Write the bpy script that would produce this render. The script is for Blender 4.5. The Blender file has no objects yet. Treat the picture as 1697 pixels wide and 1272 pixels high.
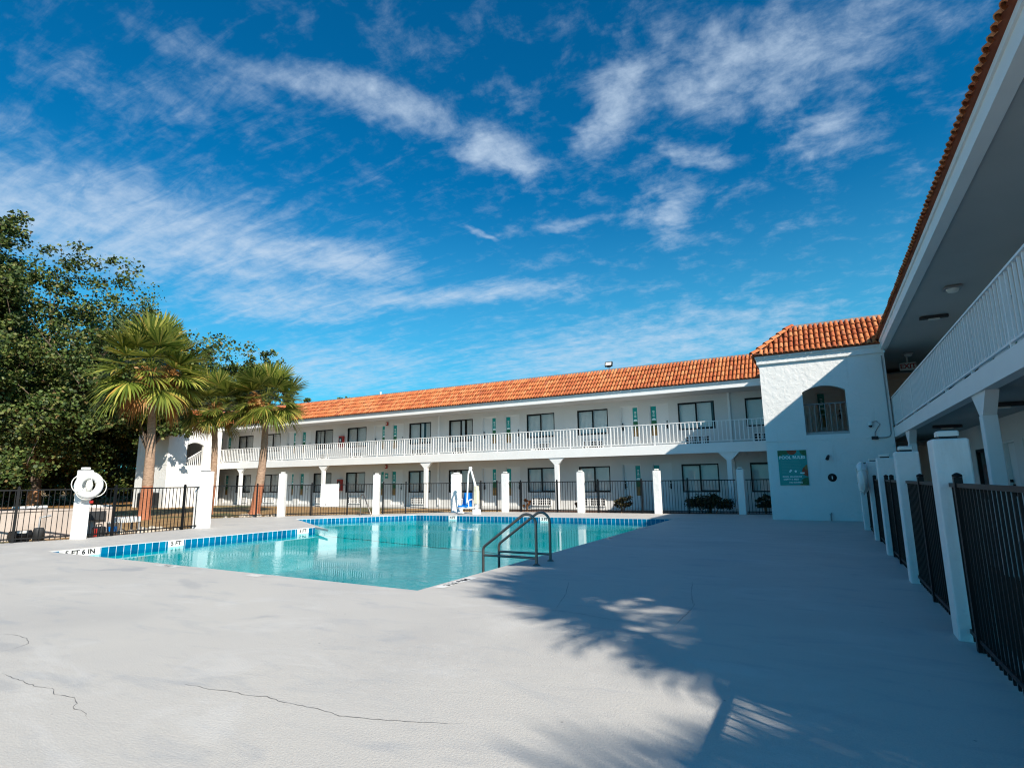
import bpy, math, random
from mathutils import Vector, Matrix
from math import radians as R, sin, cos, pi, atan2, sqrt

random.seed(7)
scene = bpy.context.scene
col = scene.collection

# ------------------------------------------------------------------ helpers
def tag(o, label=None, cat=None, group=None, kind=None):
    if label: o['label'] = label
    if cat: o['category'] = cat
    if group: o['group'] = group
    if kind: o['kind'] = kind
    return o

def empty(name, loc=(0, 0, 0), label=None, cat=None, group=None, rz=0.0):
    o = bpy.data.objects.new(name, None)
    o.empty_display_size = 0.2
    o.location = loc
    o.rotation_euler = (0, 0, rz)
    col.objects.link(o)
    return tag(o, label, cat, group)

class MB:
    """collects shapes and links them as one mesh object"""
    def __init__(self):
        self.v = []; self.f = []; self.m = []; self.s = []; self.uv = {}
    def poly(self, pts, mi=0, smooth=False, uv=None):
        b = len(self.v)
        self.v.extend([tuple(p) for p in pts])
        self.f.append(tuple(range(b, b + len(pts)))); self.m.append(mi); self.s.append(smooth)
        if uv: self.uv[len(self.f) - 1] = uv
        return self
    def mesh(self, verts, faces, mi=0, smooth=False):
        b = len(self.v)
        self.v.extend([tuple(p) for p in verts])
        for f in faces:
            self.f.append(tuple(b + i for i in f)); self.m.append(mi); self.s.append(smooth)
        return self
    def box(self, x0, x1, y0, y1, z0, z1, mi=0, mat=None):
        vs = [Vector((x, y, z)) for z in (z0, z1) for y in (y0, y1) for x in (x0, x1)]
        if mat: vs = [mat @ v for v in vs]
        return self.mesh(vs, [(0, 2, 3, 1), (4, 5, 7, 6), (0, 1, 5, 4), (2, 6, 7, 3), (0, 4, 6, 2), (1, 3, 7, 5)], mi)
    def bbox(self, x0, x1, y0, y1, z0, z1, b=0.01, mi=0):
        """box whose four upright edges and top edges are chamfered"""
        def ring(i, z):
            return [(x0 + i + b, y0 + i, z), (x1 - i - b, y0 + i, z), (x1 - i, y0 + i + b, z), (x1 - i, y1 - i - b, z),
                    (x1 - i - b, y1 - i, z), (x0 + i + b, y1 - i, z), (x0 + i, y1 - i - b, z), (x0 + i, y0 + i + b, z)]
        vs = ring(0, z0) + ring(0, z1 - b) + ring(b, z1)
        fs = [tuple(reversed(range(8))), tuple(range(16, 24))]
        for k in (0, 8):
            for i in range(8):
                j = (i + 1) % 8
                fs.append((k + i, k + j, k + 8 + j, k + 8 + i))
        return self.mesh(vs, fs, mi)
    def tube(self, pts, r, n=8, mi=0, caps=True, smooth=True):
        pts = [Vector(p) for p in pts]
        rs = r if isinstance(r, (list, tuple)) else [r] * len(pts)
        rings = []
        ref = Vector((0, 0, 1))
        d0 = (pts[1] - pts[0]).normalized()
        if abs(d0.dot(ref)) > 0.9: ref = Vector((1, 0, 0))
        for i, p in enumerate(pts):
            a = pts[max(i - 1, 0)]; b = pts[min(i + 1, len(pts) - 1)]
            d = (b - a).normalized()
            u = (ref - d * ref.dot(d))
            if u.length < 1e-4: u = d.orthogonal()
            u.normalize(); w = d.cross(u); ref = u
            rings.append([p + (u * cos(2 * pi * k / n) + w * sin(2 * pi * k / n)) * rs[i] for k in range(n)])
        vs = [q for rg in rings for q in rg]
        fs = []
        for i in range(len(pts) - 1):
            for k in range(n):
                l = (k + 1) % n
                fs.append((i * n + k, i * n + l, (i + 1) * n + l, (i + 1) * n + k))
        self.mesh(vs, fs, mi, smooth)
        if caps:
            self.mesh(rings[0], [tuple(reversed(range(n)))], mi)
            self.mesh(rings[-1], [tuple(range(n))], mi)
        return self
    def cyl(self, c, r, h, n=16, mi=0, r2=None):
        c = Vector(c)
        return self.tube([c, c + Vector((0, 0, h))], [r, r if r2 is None else r2], n, mi)
    def lathe(self, prof, c=(0, 0, 0), n=16, mi=0, mat=None):
        vs = []
        for (r, z) in prof:
            for k in range(n):
                v = Vector((r * cos(2 * pi * k / n), r * sin(2 * pi * k / n), z))
                v = (mat @ v) if mat else v + Vector(c)
                vs.append(v)
        fs = []
        for i in range(len(prof) - 1):
            for k in range(n):
                l = (k + 1) % n
                fs.append((i * n + k, i * n + l, (i + 1) * n + l, (i + 1) * n + k))
        return self.mesh(vs, fs, mi, True)
    def torus(self, R_, r, mat, n=32, m=12, mi=0, a0=0, a1=2 * pi):
        vs = []
        for i in range(n):
            a = 2 * pi * i / n
            for k in range(m):
                b = 2 * pi * k / m
                vs.append(mat @ Vector(((R_ + r * cos(b)) * cos(a), (R_ + r * cos(b)) * sin(a), r * sin(b))))
        fs = [(i * m + k, ((i + 1) % n) * m + k, ((i + 1) % n) * m + (k + 1) % m, i * m + (k + 1) % m) for i in range(n) for k in range(m)]
        return self.mesh(vs, fs, mi, True)
    def prism(self, outline, y0, y1, mi=0, mat=None):
        """outline of (x, z) pairs, extruded along y"""
        n = len(outline)
        vs = [Vector((x, y0, z)) for x, z in outline] + [Vector((x, y1, z)) for x, z in outline]
        if mat: vs = [mat @ v for v in vs]
        fs = [tuple(range(n)), tuple(reversed(range(n, 2 * n)))] + [(i, i + n, (i + 1) % n + n, (i + 1) % n) for i in range(n)]
        return self.mesh(vs, fs, mi)
    def build(self, name, mats, parent=None, off=(0, 0, 0)):
        me = bpy.data.meshes.new(name)
        o3 = Vector(off)
        me.from_pydata([tuple(Vector(p) - o3) for p in self.v] if o3.length else self.v, [], self.f)
        if not isinstance(mats, (list, tuple)): mats = [mats]
        for m in mats: me.materials.append(m)
        me.polygons.foreach_set('material_index', self.m)
        me.polygons.foreach_set('use_smooth', self.s)
        if self.uv:
            ul = me.uv_layers.new(name='UVMap')
            for fi, uvs in self.uv.items():
                p = me.polygons[fi]
                for li, uv in zip(p.loop_indices, uvs): ul.data[li].uv = uv
        me.update()
        o = bpy.data.objects.new(name, me)
        col.objects.link(o)
        if parent:
            o.parent = parent
        o.location = off
        return o

def children(o): return [c for c in bpy.data.objects if c.parent == o]
def copy_tree(o, parent=None, loc=None):
    c = o.copy(); col.objects.link(c)
    if parent: c.parent = parent
    if loc is not None: c.location = loc
    for ch in list(o.children): copy_tree(ch, c)
    return c

def text_mesh(txt, size):
    cu = bpy.data.curves.new('lettering', 'FONT'); cu.body = txt; cu.size = size
    cu.offset = size * 0.035; cu.align_x = 'CENTER'; cu.align_y = 'CENTER'; cu.resolution_u = 2
    to = bpy.data.objects.new('tmp', cu); col.objects.link(to)
    bpy.context.view_layer.update()
    me = bpy.data.meshes.new_from_object(to.evaluated_get(bpy.context.evaluated_depsgraph_get()))
    vs = [v.co.copy() for v in me.vertices]; fs = [tuple(p.vertices) for p in me.polygons]
    bpy.data.objects.remove(to); bpy.data.curves.remove(cu); bpy.data.meshes.remove(me)
    return vs, fs
def put_text(mb, txt, size, M, mi=0):
    vs, fs = text_mesh(txt, size)
    mb.mesh([M @ v for v in vs], fs, mi)
    return mb

# ------------------------------------------------------------------ materials
class NT:
    def __init__(self, m):
        self.t = m.node_tree; self.n = self.t.nodes; self.l = self.t.links
    def add(self, typ, **kw):
        nd = self.n.new(typ)
        for k, v in kw.items(): setattr(nd, k, v)
        return nd
    def link(self, a, b): self.l.new(a, b)
    def val(self, sock, v):
        if hasattr(v, 'is_linked') or isinstance(v, bpy.types.NodeSocket): self.l.new(v, sock)
        else: sock.default_value = v
    def math(self, op, a, b=0.0, c=0.0, clamp=False):
        nd = self.add('ShaderNodeMath', operation=op, use_clamp=clamp)
        for i, x in enumerate((a, b, c)): self.val(nd.inputs[i], x)
        return nd.outputs[0]
    def noise(self, vec, scale, detail=4, rough=0.55, dist=0.0, color=False):
        nd = self.add('ShaderNodeTexNoise')
        if vec is not None: self.link(vec, nd.inputs['Vector'])
        nd.inputs['Scale'].default_value = scale; nd.inputs['Detail'].default_value = detail
        nd.inputs['Roughness'].default_value = rough; nd.inputs['Distortion'].default_value = dist
        return nd.outputs['Color'] if color else nd.outputs['Fac']
    def ramp(self, fac, stops, interp='LINEAR'):
        nd = self.add('ShaderNodeValToRGB'); nd.color_ramp.interpolation = interp
        el = nd.color_ramp.elements
        while len(el) > 1: el.remove(el[0])
        el[0].position = stops[0][0]; el[0].color = c4(stops[0][1])
        for p, c in stops[1:]:
            e = el.new(p); e.color = c4(c)
        self.link(fac, nd.inputs[0])
        return nd.outputs['Color']
    def maprange(self, v, a, b, c=0.0, d=1.0, smooth=True):
        nd = self.add('ShaderNodeMapRange', interpolation_type='SMOOTHSTEP' if smooth else 'LINEAR')
        self.val(nd.inputs[0], v)
        for i, x in enumerate((a, b, c, d)): nd.inputs[i + 1].default_value = x
        return nd.outputs[0]
    def mix(self, fac, a, b, blend='MIX'):
        nd = self.add('ShaderNodeMix', data_type='RGBA', blend_type=blend)
        self.val(nd.inputs['Factor'], fac)
        self.val(nd.inputs[6], c4(a) if isinstance(a, tuple) else a)
        self.val(nd.inputs[7], c4(b) if isinstance(b, tuple) else b)
        return nd.outputs[2]
    def mapping(self, vec, loc=(0, 0, 0), rot=(0, 0, 0), scale=(1, 1, 1), typ='POINT'):
        nd = self.add('ShaderNodeMapping', vector_type=typ)
        self.link(vec, nd.inputs[0])
        nd.inputs[1].default_value = loc; nd.inputs[2].default_value = rot; nd.inputs[3].default_value = scale
        return nd.outputs[0]
def c4(c): return (c[0], c[1], c[2], 1.0) if isinstance(c, tuple) and len(c) == 3 else c

def new_mat(name):
    m = bpy.data.materials.new(name); m.use_nodes = True
    t = NT(m)
    b = t.n['Principled BSDF']
    return m, t, b

def pmat(name, c, rough=0.6, metal=0.0, var=0.08, nscale=3.0, bump=0.0, bscale=60.0, spec=0.4, dirt=None):
    """painted / plain surface with gentle variation and an optional fine bump"""
    m, t, b = new_mat(name)
    pos = t.add('ShaderNodeNewGeometry').outputs['Position']
    n = t.noise(pos, nscale, 5)
    f = t.maprange(n, 0.3, 0.7, 1.0 - var, 1.0 + var, False)
    base = t.mix(1.0, c, (1, 1, 1), 'MULTIPLY')
    hv = t.add('ShaderNodeHueSaturation'); t.link(base, hv.inputs['Color']); t.link(f, hv.inputs['Value'])
    out = hv.outputs[0]
    if dirt:
        d = t.maprange(t.noise(pos, dirt[1], 6, 0.65), dirt[2], dirt[2] + 0.16, 0, dirt[3])
        out = t.mix(d, out, dirt[0])
    t.link(out, b.inputs['Base Color'])
    b.inputs['Roughness'].default_value = rough; b.inputs['Metallic'].default_value = metal
    b.inputs['Specular IOR Level'].default_value = spec
    if bump:
        bn = t.add('ShaderNodeBump'); bn.inputs['Strength'].default_value = bump; bn.inputs['Distance'].default_value = 0.02
        t.link(t.noise(pos, bscale, 4), bn.inputs['Height']); t.link(bn.outputs[0], b.inputs['Normal'])
    return m

M = {}
M['white'] = pmat('white_paint', (0.8, 0.8, 0.79), 0.55, var=0.03, nscale=1.5)
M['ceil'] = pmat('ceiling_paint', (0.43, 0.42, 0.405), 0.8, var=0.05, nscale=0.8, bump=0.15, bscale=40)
M['wall'] = pmat('wall_paint', (0.64, 0.63, 0.61), 0.75, var=0.04, nscale=0.7, bump=0.2, bscale=25, dirt=((0.5, 0.48, 0.44), 0.9, 0.62, 0.25))
M['door'] = pmat('door_paint', (0.7, 0.7, 0.69), 0.45, var=0.02)
M['black'] = pmat('black_metal', (0.006, 0.0065, 0.0075), 0.45, var=0.2, nscale=8, spec=0.22)
M['dark'] = pmat('dark_grey', (0.03, 0.032, 0.035), 0.6, var=0.2, nscale=6)
M['grey'] = pmat('grey_metal', (0.3, 0.31, 0.32), 0.5, metal=0.3, var=0.1)
M['steel'] = pmat('brushed_steel', (0.24, 0.205, 0.18), 0.32, metal=0.85, var=0.08, nscale=10)
M['blind'] = pmat('blind_fabric', (0.82, 0.82, 0.8), 0.8, var=0.04)
M['red'] = pmat('red_paint', (0.35, 0.025, 0.02), 0.4, var=0.1)
M['teal'] = pmat('teal_print', (0.0, 0.3, 0.28), 0.4, var=0.05)
M['tealdk'] = pmat('green_print', (0.02, 0.13, 0.05), 0.5, var=0.5, nscale=25)
M['tealw'] = pmat('pale_print', (0.75, 0.9, 0.87), 0.5)
M['brownp'] = pmat('brown_print', (0.27, 0.15, 0.04), 0.5, var=0.3, nscale=12)
M['orangep'] = pmat('orange_print', (0.32, 0.05, 0.015), 0.5, var=0.1)
M['blue'] = pmat('blue_plastic', (0.005, 0.19, 0.6), 0.35, var=0.05)
M['cream'] = pmat('cream_plastic', (0.75, 0.68, 0.5), 0.5, var=0.05)
M['rope'] = pmat('white_rope', (0.75, 0.74, 0.68), 0.8, var=0.1, nscale=60)
M['rust'] = pmat('red_soil', (0.25, 0.1, 0.05), 0.9, var=0.3, nscale=6, bump=0.6, bscale=14)
M['ink'] = pmat('black_ink', (0.015, 0.015, 0.02), 0.5)
M['beige'] = pmat('beige_render', (0.5, 0.43, 0.38), 0.85, var=0.08, nscale=1.5, bump=0.3, bscale=30)
M['stone'] = pmat('rubble_stone', (0.5, 0.44, 0.36), 0.9, var=0.25, nscale=7, bump=0.5, bscale=30)
M['tilew'] = pmat('white_tile', (0.8, 0.8, 0.77), 0.25, var=0.03)
M['lens'] = pmat('lamp_lens', (0.7, 0.7, 0.66), 0.3, var=0.03)
M['asphalt'] = pmat('asphalt', (0.045, 0.046, 0.05), 0.9, var=0.25, nscale=2.5, bump=0.4, bscale=120)
M['flatroof'] = pmat('roof_membrane', (0.35, 0.34, 0.32), 0.9, var=0.15)

def mat_stucco():
    m, t, b = new_mat('white_stucco')
    pos = t.add('ShaderNodeNewGeometry').outputs['Position']
    n1 = t.noise(pos, 0.6, 5); n2 = t.noise(pos, 7, 5, 0.6); n3 = t.noise(pos, 38, 3)
    c = t.ramp(n1, [(0.3, (0.76, 0.76, 0.74)), (0.7, (0.83, 0.83, 0.82))])
    st = t.noise(t.mapping(pos, scale=(2.2, 2.2, 0.25)), 1.6, 6, 0.65)
    c = t.mix(t.maprange(st, 0.56, 0.76, 0, 0.32), c, (0.5, 0.47, 0.42))
    t.link(c, b.inputs['Base Color']); b.inputs['Roughness'].default_value = 0.75
    h = t.math('ADD', t.math('MULTIPLY', t.maprange(n2, 0.42, 0.62), 0.8), t.math('MULTIPLY', n3, 0.35))
    bn = t.add('ShaderNodeBump'); bn.inputs['Strength'].default_value = 0.45; bn.inputs['Distance'].default_value = 0.012
    t.link(h, bn.inputs['Height']); t.link(bn.outputs[0], b.inputs['Normal'])
    return m
M['stucco'] = mat_stucco()

def mat_deck():
    m, t, b = new_mat('deck_paint')
    pos = t.add('ShaderNodeNewGeometry').outputs['Position']
    n1 = t.noise(pos, 0.35, 5, 0.6, 0.4); n2 = t.noise(t.mapping(pos, rot=(0, 0, 0.5), scale=(1, 3.2, 1)), 1.1, 6, 0.62, 0.6)
    c = t.ramp(n1, [(0.3, (0.465, 0.445, 0.415)), (0.5, (0.525, 0.5, 0.46)), (0.72, (0.555, 0.525, 0.475))])
    c = t.mix(t.maprange(n2, 0.5, 0.74, 0, 0.6), c, (0.37, 0.38, 0.39))
    c = t.mix(t.maprange(t.noise(pos, 80, 4, 0.8), 0.4, 0.7, 0, 0.32), c, (0.3, 0.3, 0.31))
    c = t.mix(t.maprange(t.noise(t.mapping(pos, rot=(0, 0, -0.4), scale=(1, 2, 1)), 0.55, 6, 0.68, 1.0), 0.52, 0.66, 0, 0.35), c, (0.6, 0.585, 0.56))
    # a few stains
    sp = t.noise(pos, 0.8, 3, 0.5)
    c = t.mix(t.maprange(sp, 0.68, 0.73, 0, 0.45), c, (0.27, 0.29, 0.32))
    # two old dark stains at the near left
    for (qx, qy, qa, qr, qs) in ((-6.5, 2.45, 0.1, 0.42, 0.13), (-5.35, 2.0, 0.0, 0.35, 0.09), (-8.1, 5.1, -0.4, 0.7, 0.12)):
        q = t.mapping(pos, (qx, qy, 0), (0, 0, qa), (qr, qs, 1000), 'TEXTURE')
        ln = t.add('ShaderNodeVectorMath', operation='LENGTH'); t.link(q, ln.inputs[0])
        c = t.mix(t.maprange(t.math('ADD', ln.outputs['Value'], t.math('MULTIPLY', t.noise(pos, 5, 5, 0.6), 0.8)), 0.85, 1.5, 0.32, 0), c, (0.27, 0.28, 0.3))
    # dark flecks
    fl = t.add('ShaderNodeTexVoronoi'); fl.inputs['Scale'].default_value = 2.3; t.link(pos, fl.inputs['Vector'])
    c = t.mix(t.maprange(fl.outputs['Distance'], 0.012, 0.03, 0.6, 0), c, (0.12, 0.12, 0.12))
    t.link(c, b.inputs['Base Color'])
    b.inputs['Roughness'].default_value = 0.6; b.inputs['Specular IOR Level'].default_value = 0.3
    hb = t.math('ADD', t.math('MULTIPLY', t.noise(pos, 60, 4, 0.7), 0.8), t.math('MULTIPLY', t.noise(t.mapping(pos, rot=(0, 0, 0.9), scale=(1, 1.8, 1)), 2.2, 3, 0.5, 0.6), 0.9))
    bn = t.add('ShaderNodeBump'); bn.inputs['Strength'].default_value = 0.6; bn.inputs['Distance'].default_value = 0.012
    t.link(hb, bn.inputs['Height']); t.link(bn.outputs[0], b.inputs['Normal'])
    return m
M['deck'] = mat_deck()

def mat_ground():
    m, t, b = new_mat('dry_ground')
    pos = t.add('ShaderNodeNewGeometry').outputs['Position']
    n1 = t.noise(pos, 0.25, 6, 0.65); n2 = t.noise(pos, 3.0, 6, 0.7); n3 = t.noise(pos, 22, 4, 0.7)
    dry = t.ramp(n2, [(0.3, (0.13, 0.075, 0.03)), (0.5, (0.33, 0.19, 0.075)), (0.7, (0.42, 0.29, 0.12))])
    grn = t.ramp(n3, [(0.35, (0.035, 0.05, 0.015)), (0.65, (0.12, 0.12, 0.04))])
    c = t.mix(t.maprange(n1, 0.5, 0.62), dry, grn)
    t.link(c, b.inputs['Base Color']); b.inputs['Roughness'].default_value = 0.95
    bn = t.add('ShaderNodeBump'); bn.inputs['Strength'].default_value = 0.8; bn.inputs['Distance'].default_value = 0.05
    t.link(t.math('ADD', n3, n2), bn.inputs['Height']); t.link(bn.outputs[0], b.inputs['Normal'])
    return m
M['ground'] = mat_ground()

def mat_mulch(name, a, b_, c_):
    m, t, b = new_mat(name)
    pos = t.add('ShaderNodeNewGeometry').outputs['Position']
    n2 = t.noise(t.mapping(pos, scale=(1, 2.2, 1)), 14, 6, 0.75, 1.0); n1 = t.noise(pos, 1.2, 4)
    c = t.ramp(n2, [(0.3, a), (0.5, b_), (0.72, c_)])
    c = t.mix(t.maprange(n1, 0.4, 0.7, 0, 0.5), c, a)
    t.link(c, b.inputs['Base Color']); b.inputs['Roughness'].default_value = 0.95
    bn = t.add('ShaderNodeBump'); bn.inputs['Strength'].default_value = 1.0; bn.inputs['Distance'].default_value = 0.04
    t.link(n2, bn.inputs['Height']); t.link(bn.outputs[0], b.inputs['Normal'])
    return m
M['mulch'] = mat_mulch('bark_mulch', (0.035, 0.016, 0.01), (0.1, 0.045, 0.025), (0.2, 0.11, 0.06))
M['straw'] = mat_mulch('pine_straw', (0.16, 0.07, 0.02), (0.42, 0.2, 0.06), (0.55, 0.31, 0.11))

def mat_concrete():
    return pmat('walkway_concrete', (0.4, 0.39, 0.37), 0.85, var=0.12, nscale=1.2, bump=0.3, bscale=90)
M['concrete'] = mat_concrete()

def mat_clay():
    m, t, b = new_mat('clay_tile')
    g = t.add('ShaderNodeNewGeometry'); pos = g.outputs['Position']
    c = t.ramp(g.outputs['Random Per Island'], [(0.0, (0.36, 0.09, 0.035)), (0.3, (0.47, 0.135, 0.05)), (0.65, (0.54, 0.175, 0.062)), (0.93, (0.6, 0.24, 0.1)), (1.0, (0.34, 0.1, 0.05))])
    c = t.mix(t.maprange(t.noise(pos, 0.5, 4), 0.45, 0.7, 0, 0.45), c, (0.36, 0.1, 0.04))
    c = t.mix(t.maprange(t.noise(pos, 9, 5, 0.7), 0.56, 0.74, 0, 0.6), c, (0.2, 0.075, 0.04))
    c = t.mix(t.maprange(t.noise(pos, 3.2, 6, 0.75), 0.6, 0.72, 0, 0.55), c, (0.16, 0.08, 0.05))
    c = t.mix(t.maprange(t.noise(pos, 14, 5, 0.75), 0.63, 0.75, 0, 0.5), c, (0.66, 0.42, 0.26))
    t.link(c, b.inputs['Base Color']); b.inputs['Roughness'].default_value = 0.8; b.inputs['Specular IOR Level'].default_value = 0.25
    bn = t.add('ShaderNodeBump'); bn.inputs['Strength'].default_value = 0.3; bn.inputs['Distance'].default_value = 0.01
    t.link(t.noise(pos, 45, 4), bn.inputs['Height']); t.link(bn.outputs[0], b.inputs['Normal'])
    return m
M['clay'] = mat_clay()
M['claypan'] = pmat('clay_pan', (0.2, 0.055, 0.025), 0.85, var=0.25, nscale=4)

def mat_tileband():
    m, t, b = new_mat('blue_glazed_tile')
    uv = t.add('ShaderNodeUVMap').outputs[0]
    sx = t.add('ShaderNodeSeparateXYZ'); t.link(uv, sx.inputs[0])
    fx = t.math('FRACT', t.math('DIVIDE', sx.outputs[0], 0.16))
    idn = t.math('FLOOR', t.math('DIVIDE', sx.outputs[0], 0.16))
    wn = t.add('ShaderNodeTexWhiteNoise', noise_dimensions='1D'); t.link(idn, wn.inputs['W'])
    c = t.ramp(wn.outputs['Value'], [(0.0, (0.0, 0.1, 0.22)), (0.5, (0.0, 0.14, 0.29)), (1.0, (0.0, 0.18, 0.33))])
    g = t.math('MAXIMUM', t.math('LESS_THAN', fx, 0.07), t.math('GREATER_THAN', sx.outputs[1], 0.153))
    c = t.mix(g, c, (0.6, 0.68, 0.7))
    t.link(c, b.inputs['Base Color']); b.inputs['Roughness'].default_value = 0.18
    return m
M['tileband'] = mat_tileband()

def mat_water():
    m, t, b = new_mat('pool_water')
    t.n.remove(b); out = t.n['Material Output']
    pos = t.add('ShaderNodeNewGeometry').outputs['Position']
    big = t.maprange(t.noise(t.mapping(pos, scale=(1, 1.3, 1)), 0.28, 2, 0.4), 0.40, 0.58, 0.05, 1.0)
    rip = t.math('ADD', t.noise(t.mapping(pos, rot=(0, 0, 0.5), scale=(1, 2.0, 1)), 5.0, 3, 0.5, 0.5), t.math('MULTIPLY', t.noise(pos, 16, 2), 0.3))
    bn = t.add('ShaderNodeBump'); bn.inputs['Distance'].default_value = 0.012
    t.link(t.math('MULTIPLY', big, 0.7), bn.inputs['Strength']); t.link(rip, bn.inputs['Height'])
    tr = t.add('ShaderNodeBsdfTransparent'); tr.inputs[0].default_value = (0.05, 0.82, 0.87, 1)
    gl = t.add('ShaderNodeBsdfGlossy'); gl.inputs['Roughness'].default_value = 0.01; gl.inputs[0].default_value = (0.95, 0.97, 1, 1)
    t.link(bn.outputs[0], gl.inputs['Normal'])
    dt = t.add('ShaderNodeVectorMath', operation='DOT_PRODUCT'); t.link(bn.outputs[0], dt.inputs[0])
    t.link(t.add('ShaderNodeNewGeometry').outputs['Incoming'], dt.inputs[1])
    sch = t.math('POWER', t.math('SUBTRACT', 1.0, t.math('ABSOLUTE', dt.outputs['Value']), clamp=True), 5.0)
    fr = t.math('MULTIPLY_ADD', sch, 0.64, 0.02)
    mx = t.add('ShaderNodeMixShader'); t.link(fr, mx.inputs[0]); t.link(tr.outputs[0], mx.inputs[1]); t.link(gl.outputs[0], mx.inputs[2])
    t.link(mx.outputs[0], out.inputs[0])
    return m
M['water'] = mat_water()

def mat_pool():
    m, t, b = new_mat('pool_plaster')
    pos = t.add('ShaderNodeNewGeometry').outputs['Position']
    # dancing light pattern would be light, so only plaster mottling here
    c = t.ramp(t.noise(pos, 0.9, 5, 0.6), [(0.3, (0.11, 0.36, 0.38)), (0.7, (0.17, 0.46, 0.47))])
    t.link(c, b.inputs['Base Color']); b.inputs['Roughness'].default_value = 0.8
    return m
M['pool'] = mat_pool()

def mat_glass():
    m, t, b = new_mat('window_glass')
    t.n.remove(b); out = t.n['Material Output']
    tr = t.add('ShaderNodeBsdfTransparent'); tr.inputs[0].default_value = (0.92, 0.94, 0.94, 1)
    gl = t.add('ShaderNodeBsdfGlossy'); gl.inputs['Roughness'].default_value = 0.02
    pos = t.add('ShaderNodeNewGeometry').outputs['Position']
    bn = t.add('ShaderNodeBump'); bn.inputs['Strength'].default_value = 0.04; bn.inputs['Distance'].default_value = 0.01
    t.link(t.noise(pos, 2.5, 2), bn.inputs['Height']); t.link(bn.outputs[0], gl.inputs['Normal'])
    dt = t.add('ShaderNodeVectorMath', operation='DOT_PRODUCT'); g_ = t.add('ShaderNodeNewGeometry')
    t.link(g_.outputs['Normal'], dt.inputs[0]); t.link(g_.outputs['Incoming'], dt.inputs[1])
    lw = t.math('MULTIPLY_ADD', t.math('POWER', t.math('SUBTRACT', 1.0, t.math('ABSOLUTE', dt.outputs['Value']), clamp=True), 5.0), 0.9, 0.05)
    mx = t.add('ShaderNodeMixShader'); t.link(lw, mx.inputs[0]); t.link(tr.outputs[0], mx.inputs[1]); t.link(gl.outputs[0], mx.inputs[2])
    t.link(mx.outputs[0], out.inputs[0])
    return m
M['glass'] = mat_glass()

def mat_leaf(name, stops, transl=0.25, rough=0.55):
    m, t, b = new_mat(name)
    out = t.n['Material Output']
    g = t.add('ShaderNodeNewGeometry')
    c = t.ramp(g.outputs['Random Per Island'], stops)
    cl = t.noise(g.outputs['Position'], 0.45, 3)
    hv = t.add('ShaderNodeHueSaturation'); t.link(c, hv.inputs['Color']); t.link(t.maprange(cl, 0.3, 0.7, 0.75, 1.3, False), hv.inputs['Value'])
    t.link(hv.outputs[0], b.inputs['Base Color']); b.inputs['Roughness'].default_value = rough; b.inputs['Specular IOR Level'].default_value = 0.35
    tl = t.add('ShaderNodeBsdfTranslucent'); t.link(hv.outputs[0], tl.inputs[0])
    mx = t.add('ShaderNodeMixShader'); mx.inputs[0].default_value = transl
    t.link(b.outputs[0], mx.inputs[1]); t.link(tl.outputs[0], mx.inputs[2]); t.link(mx.outputs[0], out.inputs[0])
    return m
M['oakleaf'] = mat_leaf('oak_leaves', [(0, (0.014, 0.026, 0.007)), (0.4, (0.05, 0.085, 0.018)), (0.72, (0.1, 0.145, 0.032)), (0.92, (0.19, 0.2, 0.06)), (1, (0.18, 0.11, 0.04))], 0.2)
M['bushleaf'] = mat_leaf('bush_leaves', [(0, (0.02, 0.045, 0.01)), (0.5, (0.05, 0.1, 0.02)), (1, (0.12, 0.17, 0.04))], 0.25)
M['hedgeleaf'] = mat_leaf('hedge_leaves', [(0, (0.02, 0.02, 0.008)), (0.6, (0.05, 0.05, 0.015)), (0.9, (0.1, 0.07, 0.02)), (1, (0.2, 0.1, 0.03))], 0.15)
M['russet'] = mat_leaf('russet_leaves', [(0, (0.18, 0.05, 0.015)), (0.6, (0.32, 0.11, 0.03)), (1, (0.2, 0.14, 0.04))], 0.2)
M['frond'] = mat_leaf('palm_frond', [(0, (0.05, 0.08, 0.012)), (0.35, (0.12, 0.165, 0.024)), (0.7, (0.24, 0.26, 0.045)), (0.93, (0.42, 0.39, 0.09)), (1, (0.42, 0.26, 0.06))], 0.35, 0.45)
M['deadfrond'] = mat_leaf('dead_frond', [(0, (0.2, 0.08, 0.02)), (0.6, (0.36, 0.17, 0.05)), (1, (0.45, 0.26, 0.1))], 0.2)

def mat_trunk(name, a, b_, ring=0.0, red=0.0):
    m, t, b = new_mat(name)
    g = t.add('ShaderNodeNewGeometry'); pos = g.outputs['Position']
    n = t.noise(t.mapping(pos, scale=(3, 3, 1.0 if not ring else 9)), 2.2, 6, 0.7)
    c = t.ramp(n, [(0.3, a), (0.7, b_)])
    if red:
        sx = t.add('ShaderNodeSeparateXYZ'); t.link(pos, sx.inputs[0])
        zz = t.math('ADD', sx.outputs[2], t.math('MULTIPLY', t.noise(pos, 4, 3), 0.25))
        c = t.mix(t.maprange(zz, red, red + 0.12, 0.7, 0), c, (0.42, 0.11, 0.035) if ring else (0.42, 0.2, 0.09))  # trunk turns redder below a set height
    t.link(c, b.inputs['Base Color']); b.inputs['Roughness'].default_value = 0.9
    bn = t.add('ShaderNodeBump'); bn.inputs['Strength'].default_value = 0.8; bn.inputs['Distance'].default_value = 0.03
    t.link(n, bn.inputs['Height']); t.link(bn.outputs[0], b.inputs['Normal'])
    return m
M['palmtrunk'] = mat_trunk('palm_trunk', (0.2, 0.125, 0.085), (0.5, 0.35, 0.25), 1, 1.42)
M['oakbark'] = mat_trunk('oak_bark', (0.06, 0.04, 0.028), (0.2, 0.15, 0.11), 0, 1.3)

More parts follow.
